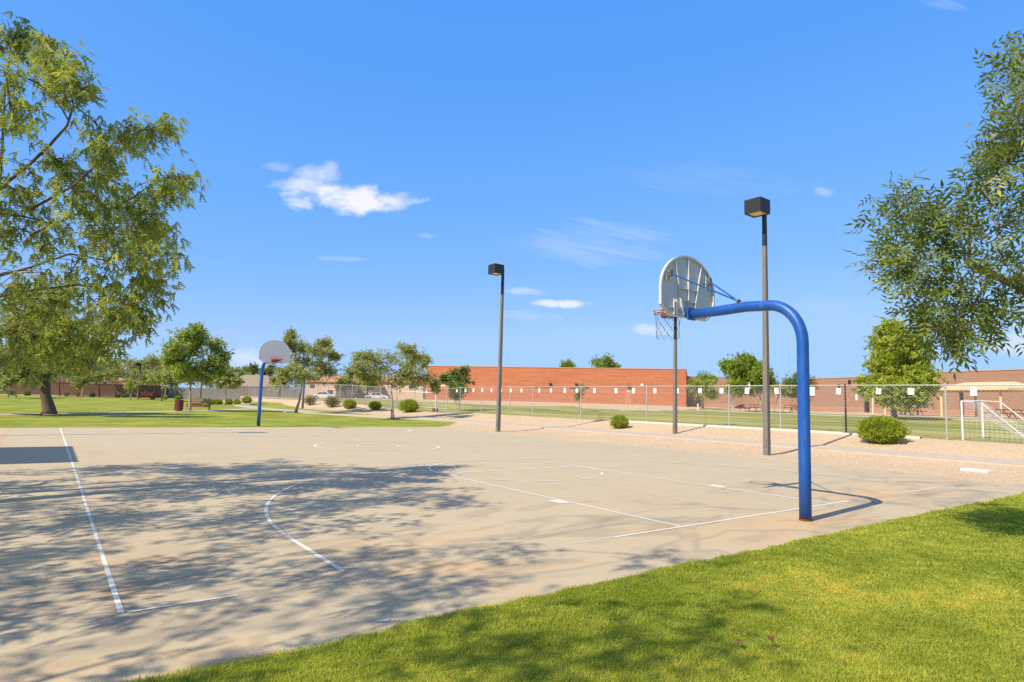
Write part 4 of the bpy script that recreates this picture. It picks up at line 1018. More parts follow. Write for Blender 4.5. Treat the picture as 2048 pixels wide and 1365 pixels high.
shrub('small round green shrub alone on the gravel bank below mid fence', (1239, 857), 1239, 843, 23, 14, seed=1)
shrub('largest bright green shrub on the gravel right of the blue pole', (1764, 886), 1764, 862, 47, 25, seed=2)
shrub('dense green shrub at the foot of the gravel mound below the broad tree', (817, 825), 817, 811, 24, 14, seed=3)
shrub('small green shrub between the broad tree and a rounder shrub to its left', (750, 820), 750, 811, 15, 9, seed=4)
shrub('round green shrub just left of the small one by the broad tree', (699, 818), 699, 808, 16, 10, seed=5)
shrub('twiggy dry grey green shrub beside the round green shrub', (664, 815), 664, 804, 20, 12, seed=6, sparse=True, dens=.45, mt=MAT['lf_sparse'])
shrub('leftmost twiggy grey green shrub by the grey light post', (620, 811), 620, 800, 15, 11, seed=7, sparse=True, dens=.5, mt=MAT['lf_sparse'])
for i, (px, py, rx, ry, lab) in enumerate([(495, 801, 11, 7, 'rightmost of the row of round shrubs behind the bench'), (476, 800, 8, 5, 'small shrub second from right in the row behind the bench'), (459, 800, 9, 6, 'middle round shrub of the row behind the bench'),
                                           (438, 798, 9, 5, 'shrub left of the wispy tree in the row behind the bench'), (424, 797, 8, 5, 'shrub just right of the round tree trunk behind the bench'), (396, 796, 14, 6, 'dry brownish shrub behind the round tree trunk'),
                                           (357, 793, 7, 4, 'small shrub above the brown bin by the grey boards'), (331, 791, 5, 4, 'tiny shrub at the right end of the brown wall')]):
    shrub(lab, (px, py), px, py-ry, rx, ry, seed=20+i, D=86-i*1.2 if i < 6 else 100, mt=MAT['lf_sparse'] if i == 5 else None)
for i, (px, rx, lab) in enumerate([(25, 5, 'lime shrub at the left end of the brown wall'), (55, 6, 'dark shrub close before the brown wall'), (134, 4, 'tiny shrub by the forked tree at the brown wall'), (157, 3, 'tiniest shrub at the brown wall'), (186, 5, 'grey shrub at the middle of the brown wall'), (236, 5, 'dark shrub right of the middle of the brown wall'), (250, 4, 'dark shrub left of the far light post at the brown wall')]):
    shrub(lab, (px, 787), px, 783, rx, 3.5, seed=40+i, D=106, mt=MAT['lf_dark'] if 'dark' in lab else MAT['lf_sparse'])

# ------------------------------------------------------------------ park furniture


def local(b, rz, x, y, z): c_, s_ = math.cos(rz), math.sin(rz); return (b[0]+c_*x-s_*y, b[1]+s_*x+c_*y, b[2]+z)


def make_bin(label, b, group='brown litter bins'):
    t = thing('litter_bin', label, 'litter bin', b, 0, group)
    mb = MB(); mb.tube([(0, 0, .06), (0, 0, .84)], .29, 20, cap=True)
    for i in range(20):
        a = 2*math.pi*i/20; mb.box((.298*math.cos(a), .298*math.sin(a), .46), (.05, .012, .66), Matrix.Rotation(a+math.pi/2, 3, 'Z'))
    mb.build('body', MAT['maroon'], t)
    mb = MB(); mb.ring((0, 0, .85), .29, .022, 24, 6); mb.ring((0, 0, .09), .295, .018, 24, 6); mb.build('rim', MAT['maroon'], t, True)
    mb = MB(); mb.tube([(0, 0, -.03), (0, 0, .06)], .2, 12); mb.build('foot', MAT['frame'], t); return t


def make_bench(label, b, rz, slat, group='slatted park benches'):
    t = thing('park_bench', label, 'bench', b, rz, group); Wd = 1.80
    mb = MB()
    for i in range(4): mb.box((0, -.20+.115*i, .44), (Wd, .10, .035))
    mb.box((0, -.265, .405), (Wd, .035, .09)); mb.box((0, -.268, .305), (Wd, .035, .09))
    mb.build('seat', MAT['bench'], t, bevel=.006)
    mb = MB()
    for i in range(4): mb.box((0, .24+.035*i, .56+.115*i), (Wd*.92, .03, .10), Matrix.Rotation(R(-14), 3, 'X'))
    mb.build('backrest', slat, t, bevel=.006)
    for sx in (-1, 1):
        x = sx*Wd*.44
        mb = MB(); mb.tube([(x, -.22, -.03), (x, -.21, .42), (x, .22, .42), (x, .40, .95)], .038, 6); mb.tube([(x, .22, .42), (x, .26, -.03)], .038, 6); mb.build('leg', MAT['frame'], t)
        mb = MB(); mb.tube([(x, -.26, .44), (x, -.27, .63), (x, .0, .66), (x, .30, .66)], .034, 6); mb.build('armrest', MAT['bench'], t)
    mb = MB(); mb.box((0, .05, -.0), (2.3, 1.3, .05)); return t


make_bin('brown ribbed litter bin beside the bench on the lawn', hit(357, 823))
make_bench('brown slatted bench next to the litter bin on the lawn', hit(397, 820.5), R(-14), MAT['benchtan'])
make_bin('far brown litter bin by the red bench at the wall end', ground_at(307, 100))
make_bench('far reddish bench by the brown wall end', ground_at(294, 101), R(150), MAT['maroon'])
b = hit(870, 824); t = thing('valve_box', 'small rusty valve box at the foot of a fence gate post', 'valve box', b)
mb = MB(); mb.box((0, 0, .12), (.42, .3, .26)); mb.build('housing', MAT['rust'], t, bevel=.02); mb = MB(); mb.box((0, 0, .265), (.46, .34, .03)); mb.build('lid', MAT['rust'], t, bevel=.01)
b = hit(1955, 943.5); t = thing('concrete_slab', 'flat pale concrete slab lying in the gravel at right', 'slab', b, R(80)); mb = MB(); mb.box((0, 0, .025), (.62, .34, .06)); mb.build('top', MAT['slab'], t, bevel=.012)
mb = MB(); mb.box((.1, 0, .056), (.3, .012, .012)); mb.build('joint', MAT['curb'], t)


def make_goal(label, p0, p1, back, hh=1.42, depth=1.7, dens=.10):
    p0 = np.array(p0); p1 = np.array(p1); t = thing('soccer_goal', label, 'soccer goal', p0, 0, 'small white soccer goals')
    a = np.zeros(3); b_ = p1-p0; bk = np.array([back[0], back[1], 0.0]); bk /= np.linalg.norm(bk); z = np.array([0, 0, 1.0])
    def gz(v): return float(zg(p0[0]+v[0], p0[1]+v[1]))-p0[2]
    for o_ in (a, b_): mb = MB(); mb.tube([o_-z*.03, o_+z*hh], .034, 10); mb.build('goal_post', MAT['white'], t, True)
    mb = MB(); mb.tube([a+z*hh, b_+z*hh], .03, 10); mb.build('crossbar', MAT['white'], t, True)
    for o_ in (a, b_):
        e = o_+bk*depth; e[2] = gz(e); mb = MB(); mb.tube([o_+z*hh, o_+bk*.55+z*(hh-.02), e], .014, 6); mb.build('back_stay', MAT['white'], t, True)
    e0 = a+bk*depth; e1 = b_+bk*depth; e0[2] = gz(e0)+.03; e1[2] = gz(e1)+.03
    mb = MB(); mb.tube([e0, e1], .02, 6); mb.build('ground_bar', MAT['white'], t)
    mb = MB(); r_ = .0016
    nu = max(4, int(np.linalg.norm(b_)/dens)); nv = int((depth+hh)/dens*.8)
    def P_(u, v):
        sag = .14*math.sin(math.pi*v)*(.4+.6*math.sin(math.pi*u))
        A_ = a+b_*u; top_ = A_+z*hh; bt = A_+bk*depth; bt[2] = gz(bt); 
        q_ = top_+(bt-top_)*v; q_[2] -= sag; q_[2] = max(q_[2], gz(q_)+.02); return q_
    for i in range(nu+1): mb.tube([P_(i/nu, j/8) for j in range(9)], r_, 3, cap=False)
    for j in range(nv+1): mb.tube([P_(i/6, j/nv) for i in range(7)], r_, 3, cap=False)
    for u in (0, 1):
        for k in range(1, 14):
            v = k/14; q_ = P_(u, v); A_ = a+b_*u; mb.tube([q_, A_+z*max(.02, (hh*(1-v)))], r_, 3, cap=False)
            g_l = q_.copy(); g_l[2] = gz(q_); mb.tube([q_, g_l], r_, 3, cap=False)
    mb.build('net', MAT['white'], t); return t


p0 = hit(1926, 880.5); p1 = hit(1967, 877)
dn = p1-p0; bk = np.array([dn[1], -dn[0]])
v = ray(2100, 880); side = np.array([v[0], v[1]])-np.array([ray(1926, 880)[0], ray(1926, 880)[1]])
if bk@side < 0: bk = -bk
make_goal('white soccer goal just inside the fence at the right edge', p0, p1, bk, 1.34, 2.0, .062)
q0 = ground_at(795, 62); q1 = ground_at(872, 56)
dn = q1-q0; make_goal('far white soccer goal behind the dense shrub left of the brick school', q0, q1, np.array([-dn[1], dn[0]]), 1.5, 1.5, .16)

# ------------------------------------------------------------------ buildings


def wallbox(mb, a, b, thick, z0, z1, back=None):
    """upright slab from a to b (plan), thickness away from the viewer"""
    a = np.array(a[:2]); b = np.array(b[:2]); t = (b-a)/np.linalg.norm(b-a); nn = np.array([-t[1], t[0]])
    if nn@(a-CAM[:2]) < 0: nn = -nn
    q_ = [a, b, b+nn*thick, a+nn*thick]
    mb.prism([tuple(p_) for p_ in q_], 'z', z0, z1); return t, nn


def face_box(mb, a, t, nn, u0, u1, z0, z1, out, inn):
    """box on a wall face: u along the wall, out metres proud, inn metres sunk"""
    q_ = [a+t*u0-nn*out, a+t*u1-nn*out, a+t*u1+nn*inn, a+t*u0+nn*inn]; mb.prism([tuple(p_) for p_ in q_], 'z', z0, z1)


def uz(px, py, a, t):
    """position along a wall plane and height where a photo point meets it"""
    v = ray(px, py); A_ = np.array([[v[0], -t[0]], [v[1], -t[1]]]); k, u = np.linalg.solve(A_, a-CAM[:2]); return u, CAM[2]+v[2]*k


A = at(851, 800, 104); Bq = at(1372.5, 813, 95)
t = thing('school_building', 'long flat roofed red brick school building across the middle', 'school building', (A[0], A[1], 0))
ta = np.array([A[0], A[1]]); tt = (Bq[:2]-A[:2])/np.linalg.norm(Bq[:2]-A[:2])
zA = uz(851, 731.5, ta, tt)[1]
LEN_ = uz(1372.5, 760, ta, tt)[0]
eb = ta+tt*LEN_
def rel(mb): mb.v = [(x-A[0], y-A[1], z) for x, y, z in mb.v]; return mb
mb = MB(); _, nn = wallbox(mb, ta, eb, 24, .3, zA-.12); rel(mb).build('wall', MAT['brick'], t)
mb = MB(); face_box(mb, ta, tt, nn, -.04, LEN_+.04, zA-.12, zA, .06, 24.06); rel(mb).build('parapet_cap', plain('cap_metal', (.50, .22, .13), .6), t)
for (xa, xb, yt, yb_) in ((874, 891, 769.5, 773.5), (893, 902, 770, 773.5), (1066, 1078, 773.5, 777), (1081, 1099, 773.5, 777), (1140, 1152, 774.5, 778.5), (1161, 1178, 773.5, 778.5)):
    u0, z1 = uz(xa, yt, ta, tt); u1, z0 = uz(xb, yb_, ta, tt); pale = xa < 900
    mb = MB()
    fr = .05
    face_box(mb, ta, tt, nn, u0, u1, z0, z0+fr, .03, .02); face_box(mb, ta, tt, nn, u0, u1, z1-fr, z1, .03, .02)
    k = max(2, int((u1-u0)/.45))
    for i in range(k+1):
        uu = u0+(u1-u0-fr)*i/k; face_box(mb, ta, tt, nn, uu, uu+fr, z0+fr, z1-fr, .03, .02)
    f = rel(mb).build('window', MAT['brick2'] if not pale else MAT['stucco'], t)
    mb = MB(); face_box(mb, ta, tt, nn, u0+.01, u1-.01, z0+.02, z1-.02, .012, .0); rel(mb).build('pane', MAT['glass'] if not pale else MAT['slab'], f)
for px, py in ((946, 765), (1101, 768.5), (1153, 769), (1258, 773.5)):
    u_, z_ = uz(px, py, ta, tt); mb = MB(); face_box(mb, ta, tt, nn, u_-.22, u_+.22, z_-.12, z_+.12, .3, 0); rel(mb).build('wall_light', MAT['poledark'], t, bevel=.04)
u_, z_ = uz(1284, 770, ta, tt); mb = MB(); face_box(mb, ta, tt, nn, u_-.18, u_+.18, z_-.16, z_+.16, .05, 0); rel(mb).build('notice', MAT['card'], t)
u0, z1 = uz(1250, 780, ta, tt); u1, z0 = uz(1263, 808, ta, tt)
mb = MB(); face_box(mb, ta, tt, nn, u0, u1, z0, z1, .03, 0); dr = rel(mb).build('door', plain('door_paint', (.46, .20, .14), .6), t)
mb = MB(); face_box(mb, ta, tt, nn, u1-.2, u1-.12, z0+.95, z0+1.1, .08, -.03); rel(mb).build('handle', MAT['steel'], dr)
mb = MB(); face_box(mb, ta, tt, nn, u0+.35, u1-.35, z1-.32, z1-.18, .045, -.03); rel(mb).build('door_sign', MAT['card'], dr)
mb = MB(); wallbox(mb, eb+nn*4+tt*.01, eb+tt*7+nn*4, 12, .6, zA-.9); rel(mb).build('side_wing', MAT['brick2'], t)

A2 = at(1600, 815, 104); B3 = at(2200, 830, 80)
t2 = thing('school_building', 'tan brick school building behind the trees at right', 'school building', (A2[0], A2[1], 0))
ta2 = A2[:2].copy(); tt2 = (B3[:2]-A2[:2])/np.linalg.norm(B3[:2]-A2[:2]); A = A2
L2_ = np.linalg.norm(B3[:2]-A2[:2])
us, zs = uz(1742, 751, ta2, tt2); zl = uz(1680, 756.5, ta2, tt2)[1]
mb = MB(); _, nn2 = wallbox(mb, ta2, ta2+tt2*us, 14, .6, zl); rel(mb).build('wall', MAT['brick2'], t2)
mb = MB(); wallbox(mb, ta2+tt2*(us+.002)-nn2*.3, ta2+tt2*L2_-nn2*.3, 18, .6, zs); rel(mb).build('wall', MAT['brick2'], t2)
mb = MB(); face_box(mb, ta2, tt2, nn2, us-.04, L2_, zs, zs+.12, .36, 18); rel(mb).build('parapet_cap', plain('cap_metal_tan', (.48, .30, .20), .6), t2)
mb = MB(); face_box(mb, ta2, tt2, nn2, -.04, us-.05, zl, zl+.12, .06, 14.1); rel(mb).build('parapet_cap', plain('cap_metal_brown', (.46, .29, .19), .6), t2)
for px, py in ((1679, 773), (1700, 765)):
    u_, z_ = uz(px, py, ta2, tt2); mb = MB(); face_box(mb, ta2, tt2, nn2, u_-.15, u_+.15, z_-.3, z_+.3, .2, -.001); rel(mb).build('wall_light', MAT['poledark'], t2)
u_, z_ = uz(1713.5, 795, ta2, tt2); mb = MB(); face_box(mb, ta2, tt2, nn2, u_-.14, u_+.14, z_-.4, z_+.4, .06, -.001); rel(mb).build('notice', MAT['card'], t2)
for xa, xb in ((1732, 1739), (1923, 1932)):
    u0, z1 = uz(xa, 785, ta2, tt2); u1, z0 = uz(xb, 824, ta2, tt2); mb = MB(); face_box(mb, ta2, tt2, nn2, u0, u1, .9, z1, .34, -.301 if xa > 1800 else -.001); rel(mb).build('doorway', MAT['poledark'], t2)

wA = ground_at(1380, 118); wB = ground_at(1640, 112); t3 = thing('school_building', 'low brown school wing seen between the trees right of the brick school', 'school building', (wA[0], wA[1], 0)); A = wA
t3t = (wB-wA)[:2]/np.linalg.norm((wB-wA)[:2]); zt_ = uz(1500, 776, wA[:2], t3t)[1]
mb = MB(); _, nn3 = wallbox(mb, wA, wB, 10, .4, zt_); rel(mb).build('wall', MAT['brick2'], t3)
mb = MB(); face_box(mb, wA[:2], t3t, nn3, -.05, np.linalg.norm((wB-wA)[:2])+.05, zt_, zt_+.25, .4, 10.3); rel(mb).build('roof', MAT['tile2'], t3)

# picnic canopy, its posts, tables
c0 = ground_at(1747, 74); c1 = ground_at(2002, 66); t = thing('shade_canopy', 'pale yellow roofed picnic canopy along the tan school', 'shade canopy', c0)
a2 = c0[:2]; dd = (c1-c0)[:2]; Lc = np.linalg.norm(dd); dd = dd/Lc; nc = np.array([-dd[1], dd[0]]); nc = nc if nc@(a2-CAM[:2]) > 0 else -nc
zr = uz(1930, 780, a2, dd)[1]
A = c0
mb = MB(); mb.prism([tuple(a2-dd*1-nc*.6), tuple(a2+dd*(Lc+1)-nc*.6), tuple(a2+dd*(Lc+1)+nc*5), tuple(a2-dd*1+nc*5)], 'z', zr-.05, zr+.12)
mb.v = [(x-c0[0], y-c0[1], z-c0[2]) for x, y, z in mb.v]; rf = mb.build('roof', MAT['cream'], t)
mb = MB(); pr_ = []
q_ = [a2+dd*(Lc*.58)-nc*.5, a2+dd*(Lc+.8)-nc*.5, a2+dd*(Lc+.8)+nc*4.9, a2+dd*(Lc*.58)+nc*4.9]; md = [a2+dd*(Lc*.62)+nc*2.2, a2+dd*(Lc*.97)+nc*2.2]
mb.add([(*p_, zr+.12) for p_ in q_]+[(*p_, zr+.75) for p_ in md], [(0, 1, 5, 4), (1, 2, 5), (2, 3, 4, 5), (3, 0, 4)]); mb.v = [(x-c0[0], y-c0[1], z-c0[2]) for x, y, z in mb.v]; mb.build('ridge', MAT['cream'], rf)
for px in (1746, 1770, 1883, 2002):
    v = ray(px, 800); A_ = np.array([[v[0], -dd[0]], [v[1], -dd[1]]]); k_, u_ = np.linalg.solve(A_, a2-CAM[:2]); p_ = a2+dd*u_
    for dep in (0, 4.2):
        pq = p_+nc*dep; zz = float(zg(*pq)); mb = MB(); mb.box((pq[0]-c0[0], pq[1]-c0[1], (zz+zr-.06)/2-c0[2]), (.16, .16, zr-.06-zz)); mb.build('post', MAT['cream'], t)
mb = MB()


def make_table(label, b, mt, group='picnic tables of the school', rz=0.0):
    t = thing('picnic_table', label, 'picnic table', b, rz, group)
    mb = MB(); mb.box((0, 0, .74), (1.8, .75, .05)); mb.build('table_top', mt, t, bevel=.01)
    for sy in (-1, 1):
        mb = MB(); mb.box((0, sy*.68, .44), (1.8, .26, .05)); mb.build('bench_seat', mt, t, bevel=.01)
        mb = MB(); mb.tube([(.6*sy, -.68, -.02), (.6*sy, -.25, .72), (.6*sy, .25, .72), (.6*sy, .68, -.02)], .03, 5); mb.tube([(.6*sy, -.68, .41), (.6*sy, .68, .41)], .025, 5); mb.build('leg', MAT['frame'], t)
    return t


for px, D_, mt, lab in ((1800, 70, 'maroon', 'brown picnic table behind the weeping tree trunk'), (1822, 68, 'maroon', 'brown picnic table just right of the weeping tree trunk'), (1990, 66, 'maroon', 'brown picnic table behind the right soccer goal'), (2022, 64, 'maroon', 'brown picnic table nearest the right edge'),
                        (1495, 76, 'red', 'bright red table left of the tallest light post'), (1513, 76, 'red', 'bright red table right beside the tallest light post'), (1583, 74, 'red', 'bright red table left of the blue pole beyond the fence'), (1597, 74, 'red', 'bright red table touching the blue pole in view')):
    make_table(lab, ground_at(px, D_), MAT[mt], rz=R(px % 37-40))


def small_hoop(label, b, rz):
    t = thing('basketball_hoop', label, 'basketball hoop', b, rz, 'white gooseneck hoops on the school yard')
    mb = MB(); mb.tube([(0, 0, -.05), (0, 0, 2.0)]+[(.35-.35*math.cos(R(a)), 0, 2.0+.3*math.sin(R(a))) for a in (30, 60, 90)]+[(1.5, 0, 2.32)], .05, 8); mb.build('pole', MAT['galv'], t, True)
    mb = MB(); mb.prism([(-.6, 2.15), (.6, 2.15), (.6, 2.6), (.35, 2.95), (-.35, 2.95), (-.6, 2.6)], 'x', 1.5, 1.53); mb.build('backboard', MAT['white'], t)
    mb = MB(); mb.ring((1.78, 0, 2.3), .22, .015, 20, 5); mb.build('rim', MAT['rim'], t); return t


small_hoop('grey hoop on the school yard, the left of two behind the fence', ground_at(1459, 70), R(-30))
small_hoop('grey hoop on the school yard, the right of two behind the fence', ground_at(1465, 64), R(-30))
b = ground_at(1377, 78); t = thing('sign_post', 'short pale bollard at the corner of the brick school', 'bollard', ground_at(1396, 78)); mb = MB(); mb.tube([(0, 0, -.05), (0, 0, .7)], .09, 10); mb.tube([(0, 0, .7), (0, 0, .76)], [.09, .04], 10); mb.build('post', MAT['slab'], t)

# walls and fences at the back of the lawn
wa = ground_at(-260, 118); wb = ground_at(330, 112); t = thing('block_wall', 'long brown block wall behind the left lawn', 'wall', (wa[0], wa[1], 0)); A = wa
mb = MB(); wallbox(mb, wa, wb, .2, -.3, wb[2]+1.86); rel(mb).build('wall', MAT['wallbrown'], t)
mb = MB(); tq, nq = (wb-wa)[:2]/np.linalg.norm((wb-wa)[:2]), None
nq = np.array([-tq[1], tq[0]]); nq = nq if nq@(wa[:2]-CAM[:2]) > 0 else -nq
face_box(mb, wa[:2], tq, nq, -.02, np.linalg.norm((wb-wa)[:2])+.03, wb[2]+1.86, wb[2]+1.92, .03, .23); rel(mb).build('coping', MAT['wallbrown'], t)
ga = ground_at(331, 113); gb = ground_at(482, 104); t = thing('board_fence', 'weathered grey fence of upright boards behind the round tree', 'fence', (ga[0], ga[1], 0)); A = ga
mb = MB(); L_ = np.linalg.norm((gb-ga)[:2]); tg = (gb-ga)[:2]/L_; ng = np.array([-tg[1], tg[0]]); ng = ng if ng@(ga[:2]-CAM[:2]) > 0 else -ng
rb = random.Random(9)
for i in range(int(L_/.22)): face_box(mb, ga[:2], tg, ng, i*.22, i*.22+.205, .0, ga[2]+1.75+rb.uniform(-.03, .03), rb.uniform(0, .02), .03)
rel(mb).build('boards', MAT['wallgrey'], t)
mb = MB(); face_box(mb, ga[:2], tg, ng, 0, L_, ga[2]+.4, ga[2]+.5, -.031, .1); face_box(mb, ga[:2], tg, ng, 0, L_, ga[2]+1.3, ga[2]+1.4, -.031, .1); rel(mb).build('rail', MAT['wallgrey'], t)
wa2 = ground_at(482, 136); wb2 = ground_at(850, 128); t = thing('block_wall', 'low grey brown wall across the street behind the chain link', 'wall', (wa2[0], wa2[1], 0)); A = wa2
mb = MB(); wallbox(mb, wa2, ground_at(600, 134), .2, .3, wa2[2]+1.75); rel(mb).build('wall', plain('grey_block', (.24, .20, .175), .9, .1, 2.0), t)


def house(label, pxa, pxb, D_, ywall, yroof, wallm, roofm, wins=(), depth=11, hip=.28, group='houses across the street'):
    a_ = ground_at(pxa, D_); b_ = ground_at(pxb, D_*.97); t = thing('house', label, 'house', (a_[0], a_[1], 0), 0, group)
    ab = a_[:2]; L_ = np.linalg.norm((b_-a_)[:2]); th = (b_-a_)[:2]/L_; nh = np.array([-th[1], th[0]]); nh = nh if nh@(ab-CAM[:2]) > 0 else -nh
    pm = (pxa+pxb)/2; zw = uz(pm, ywall, ab, th)[1]; zt = uz(pm, yroof, ab+nh*depth*.5, th)[1]
    def rl(mb): mb.v = [(x-a_[0], y-a_[1], z) for x, y, z in mb.v]; return mb
    mb = MB(); wallbox(mb, ab, ab+th*L_, depth, .2, zw); rl(mb).build('wall', wallm, t)
    o = .6; c_ = [ab-th*o-nh*o, ab+th*(L_+o)-nh*o, ab+th*(L_+o)+nh*(depth+o), ab-th*o+nh*(depth+o)]; r_ = [ab+th*L_*hip+nh*depth/2, ab+th*L_*(1-hip)+nh*depth/2]
    mb = MB(); mb.add([(*p_, zw-.02) for p_ in c_]+[(*p_, zt) for p_ in r_]+[(*p_, zw-.2) for p_ in c_], [(0, 1, 5, 4), (1, 2, 5), (2, 3, 4, 5), (3, 0, 4), (0, 6, 7, 1), (1, 7, 8, 2), (2, 8, 9, 3), (3, 9, 6, 0), (6, 9, 8, 7)]); rl(mb).build('roof', roofm, t)
    for (xa, ya, xb, yb_) in wins:
        u0, z1 = uz(xa, ya, ab, th); u1, z0 = uz(xb, yb_, ab, th)
        mb = MB(); f_ = .12
        for q_ in ((u0-f_, u1+f_, z1, z1+f_), (u0-f_, u1+f_, z0-f_, z0), (u0-f_, u0, z0, z1), (u1, u1+f_, z0, z1)): face_box(mb, ab, th, nh, *q_, .06, 0)
        f = rl(mb).build('window', MAT['slab'], t); mb = MB(); face_box(mb, ab, th, nh, u0, u1, z0, z1, .03, 0); rl(mb).build('pane', MAT['glass'], f)
    return t


house('house with a low grey tiled roof left of the far hoop', 436, 545, 150, 772, 750, MAT['stucco'], MAT['tile2'], ((455, 775, 465, 782), (520, 775, 530, 782)))
house('two storey peach house with orange tile roof behind the far hoop tree', 612, 672, 150, 763, 750, MAT['stucco2'], MAT['tile'], ((620, 768, 630, 777), (645, 766, 652, 772), (655, 780, 666, 790)))
house('house with a bright orange tile roof between the two wispy trees', 668, 742, 156, 772, 748, MAT['stucco'], MAT['tile'], ((676, 776, 686, 784), (716, 777, 726, 786)))
house('tan house with arched garage behind the broad spreading tree', 742, 846, 158, 764, 750, MAT['stucco'], MAT['tile'], ((760, 772, 770, 780), (782, 768, 792, 778), (818, 772, 832, 780)))
house('pale house glimpsed behind the trees over the brown wall', 185, 250, 160, 760, 744, MAT['stucco2'], MAT['tile2'], ((205, 764, 214, 770),))
house('pale yellow house behind the far left trees', 5, 110, 165, 758, 738, MAT['stucco'], MAT['tile2'], ((40, 762, 52, 770), (80, 762, 90, 770)))


def make_car(label, b, rz, paint, group='cars parked on the far street'):
    t = thing('parked_car', label, 'car', b, rz, group)
    prof = [(-2.2, .35), (-2.25, .62), (-2.1, .80), (-1.35, .90), (-.85, 1.36), (.55, 1.42), (1.25, .98), (2.05, .84), (2.22, .60), (2.18, .35)]
    mb = MB(); mb.prism(prof, 'y', -.86, .86); mb.build('body', paint, t, bevel=.06)
    for sy in (-1, 1):
        mb = MB(); mb.prism([(-1.15, .95), (-.78, 1.30), (-.2, 1.34), (-.2, .95)], 'y', sy*.862-.004, sy*.862+.004); mb.prism([(-.12, .95), (-.12, 1.34), (.5, 1.35), (1.02, .98)], 'y', sy*.862-.004, sy*.862+.004); mb.build('window', MAT['glass'], t)
    for x in (-1.35, 1.35):
        for sy in (-1, 1):
            mb = MB(); mb.tube([(x, sy*.70, .33), (x, sy*.89, .33)], .33, 18); wh = mb.build('wheel', MAT['tyre'], t); mb = MB(); mb.tube([(x, sy*.89, .33), (x, sy*.90, .33)], .2, 12); mb.build('hubcap', MAT['galv'], wh)
    for sy in (-1, 1): mb = MB(); mb.box((2.19, sy*.6, .68), (.06, .35, .14)); mb.build('headlight', MAT['slab'], t)
    return t


make_car('white car parked on the far street left of the broad tree', ground_at(754, 122)+np.array([0, 0, .04]), R(-25), MAT['carwhite'])
make_car('dark car parked left of the white car on the far street', ground_at(727, 124)+np.array([0, 0, .04]), R(-25), MAT['cardark'])
make_car('white car glimpsed behind the shrubs below the peach house', ground_at(648, 128)+np.array([0, 0, .04]), R(-30), MAT['carwhite'])

# shelter left of the court; only its shadow reaches the picture
t = thing('picnic_shelter', 'flat roofed picnic shelter standing left of the court', 'shelter', (-13.3, 12.2, 0))
mb = MB(); mb.box((0, 0, 3.0), (4.85, 4.35, .22)); mb.build('roof', MAT['tile2'], t, bevel=.03)
for sx in (-1, 1):
    for sy in (-1, 1): mb = MB(); mb.box((sx*2.0, sy*1.8, 1.44), (.22, .22, 2.9)); mb.build('post', MAT['brick2'], t)

# dead leaves on the near lawn
for px, py, lab, rz in ((1480, 1306, 'dead brown leaf lying flat on the near lawn', 20), (1541, 1305, 'curled reddish dead leaf right of the flat one on the near lawn', 70)):
    b = hit(px, py); mb = MB(); L_ = .055
    vs = []; 
    for i in range(6):
        u = i/5; wd = .022*math.sin(math.pi*min(1, u*1.05+.02)); zc = .012*math.sin(u*3)+(.02*u if rz > 50 else 0); vs += [(u*L_-L_/2, -wd, zc+.008), (u*L_-L_/2, 0, zc), (u*L_-L_/2, wd, zc+.008)]
    mb.add(vs, [(i*3+j, i*3+j+1, i*3+3+j+1, i*3+3+j) for i in range(5) for j in range(2)])
    o_ = mb.build('fallen_leaf', MAT['deadleaf'], loc=(b[0], b[1], .048), rz=R(rz)); tag(o_, lab, 'leaf', 'dead leaves on the near lawn')

# ------------------------------------------------------------------ grass blades of the near lawn
rng = np.random.default_rng(77)


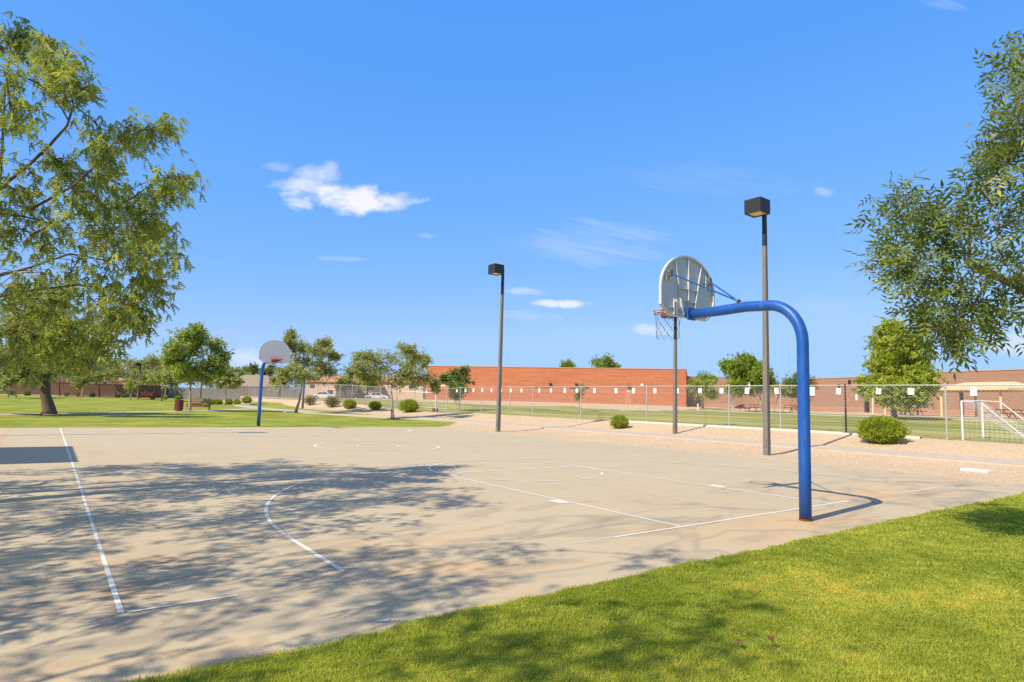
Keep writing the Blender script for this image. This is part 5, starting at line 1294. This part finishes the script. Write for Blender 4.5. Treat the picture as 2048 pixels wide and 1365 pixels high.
def blades(n_, region, hmin, hmax, wd, lean=.6):
    (x0, x1, y0, y1) = region; x = rng.uniform(x0, x1, n_); y = rng.uniform(y0, y1, n_)
    dd_ = np.hypot(x-CAM[0], y-CAM[1]); q_ = np.stack([x, y, np.full(n_, .03)], 1)-CAM; zz = q_@FW
    u = 1024+FPX*(q_@RT)/np.maximum(zz, .01); v = 682.5-FPX*(q_@UP)/np.maximum(zz, .01)
    vis = (zz > .5) & (u > -700) & (u < 3200) & (v < 1900) & (v > 800)
    bare = np.clip(np.sin(x*1.9+2)*np.sin(x*.83+.5)*1.6-.55, 0, 1)
    edge = -1.175+.006*np.sin(x*1.7)+.012*np.sin(x*5.3+1)+.012*np.sin(x*13.1)-.05*bare+rng.normal(0, .022, n_)
    ok = vis & (y < edge)
    keep = rng.random(n_) < np.clip(30/np.maximum(dd_, 2.2)**2*1.0, .05, 1.0)
    ok &= keep
    x, y, dd_ = x[ok], y[ok], dd_[ok]; n2 = len(x)
    cl = .5+.5*np.sin(x*2.3+np.sin(y*3.1)*1.3)*np.sin(y*2.7+np.cos(x*1.9))
    tuft = np.sin(x*9.1+np.sin(y*7.7)*2)*np.sin(y*10.3+np.cos(x*6.1)*2)
    h_ = rng.uniform(hmin, hmax, n2)*(.75+.3*cl+.28*tuft)*np.where(rng.random(n2) < .012, 1.7, 1); w_ = wd*np.clip(dd_/3.2, .8, 4)*rng.uniform(.7, 1.3, n2)
    a = rng.uniform(0, 6.283, n2); la = rng.uniform(0, 6.283, n2); ln = h_*rng.uniform(.15, 1.0, n2)*lean*1.6
    z0 = zg(x, y)-.005
    sx, sy_ = np.cos(a)*w_/2, np.sin(a)*w_/2; lx, ly = np.cos(la)*ln, np.sin(la)*ln
    P1 = np.stack([x-sx, y-sy_, z0], 1); P2 = np.stack([x+sx, y+sy_, z0], 1)
    P3 = np.stack([x+sx*.7+lx*.45, y+sy_*.7+ly*.45, z0+h_*.62], 1); P4 = np.stack([x-sx*.7+lx*.45, y-sy_*.7+ly*.45, z0+h_*.62], 1)
    hz = z0+h_*np.clip(1.0-.35*(ln/h_), .35, 1)
    P5 = np.stack([x+sx*.12+lx, y+sy_*.12+ly, hz], 1); P6 = np.stack([x-sx*.12+lx, y-sy_*.12+ly, hz], 1)
    Vv = np.stack([P1, P2, P3, P4, P5, P6], 1).reshape(-1, 3); b_ = np.arange(n2)[:, None]*6
    Ff = np.stack([b_+np.array([0, 1, 2, 3]), b_+np.array([3, 2, 4, 5])], 1).reshape(-1, 4)
    # natural patches of lush, pale and yellowed turf
    pn = np.zeros(n2)
    for k, (fx_, fy_, am) in enumerate(((.9, 1.3, .16), (2.1, 2.9, .13), (4.7, 5.3, .08))): pn += am*np.sin(fx_*x+1.7*k+np.sin(fy_*y*.7)*1.2)*np.sin(fy_*y+.6*k+np.sin(fx_*x*.8))
    yel = np.zeros(n2)
    for (px, py, rx, ry, am) in ((1640, 1150, .5, .22, .45), (1720, 1165, .6, .12, .3), (1700, 1190, .6, .15, .3), (1990, 1200, .8, .3, .45), (1850, 1190, .5, .2, .3), (1500, 1180, .5, .15, .2), (1960, 1120, .8, .3, .25), (2030, 1260, .5, .2, .35), (1760, 1210, .5, .12, .3)):
        p_ = hit(px, py); yel += am*np.exp(-(((x-p_[0])/rx)**2+((y-p_[1])/ry)**2))
    ti = np.clip(.44+pn+.17*tuft+.10*np.sin(x*4.3+np.sin(y*5.1)*2)*np.sin(y*4.9+np.sin(x*3.3)*2)+rng.normal(0, .15, n2)+(rng.random(n2) < .06)*.45+yel*rng.uniform(.5, 1.2, n2), 0, 1)
    return Vv, Ff, np.repeat(ti, 2)


parts = [blades(2200000, (-9, 3, -6.2, -1.1), .014, .040, .0042), blades(1600000, (-2, 14, -8.0, -1.1), .016, .042, .006)]
off = 0; VV, FF, TT = [], [], []
for Vv, Ff, ti in parts: VV.append(Vv); FF.append(Ff+off); TT.append(ti); off += len(Vv)
print('blades', sum(len(f) for f in FF))
gs = np_mesh('grass', np.concatenate(VV), np.concatenate(FF), MAT['blade'], None, {'tint': ('FACE', np.concatenate(TT))}); tag(gs, kind='stuff')
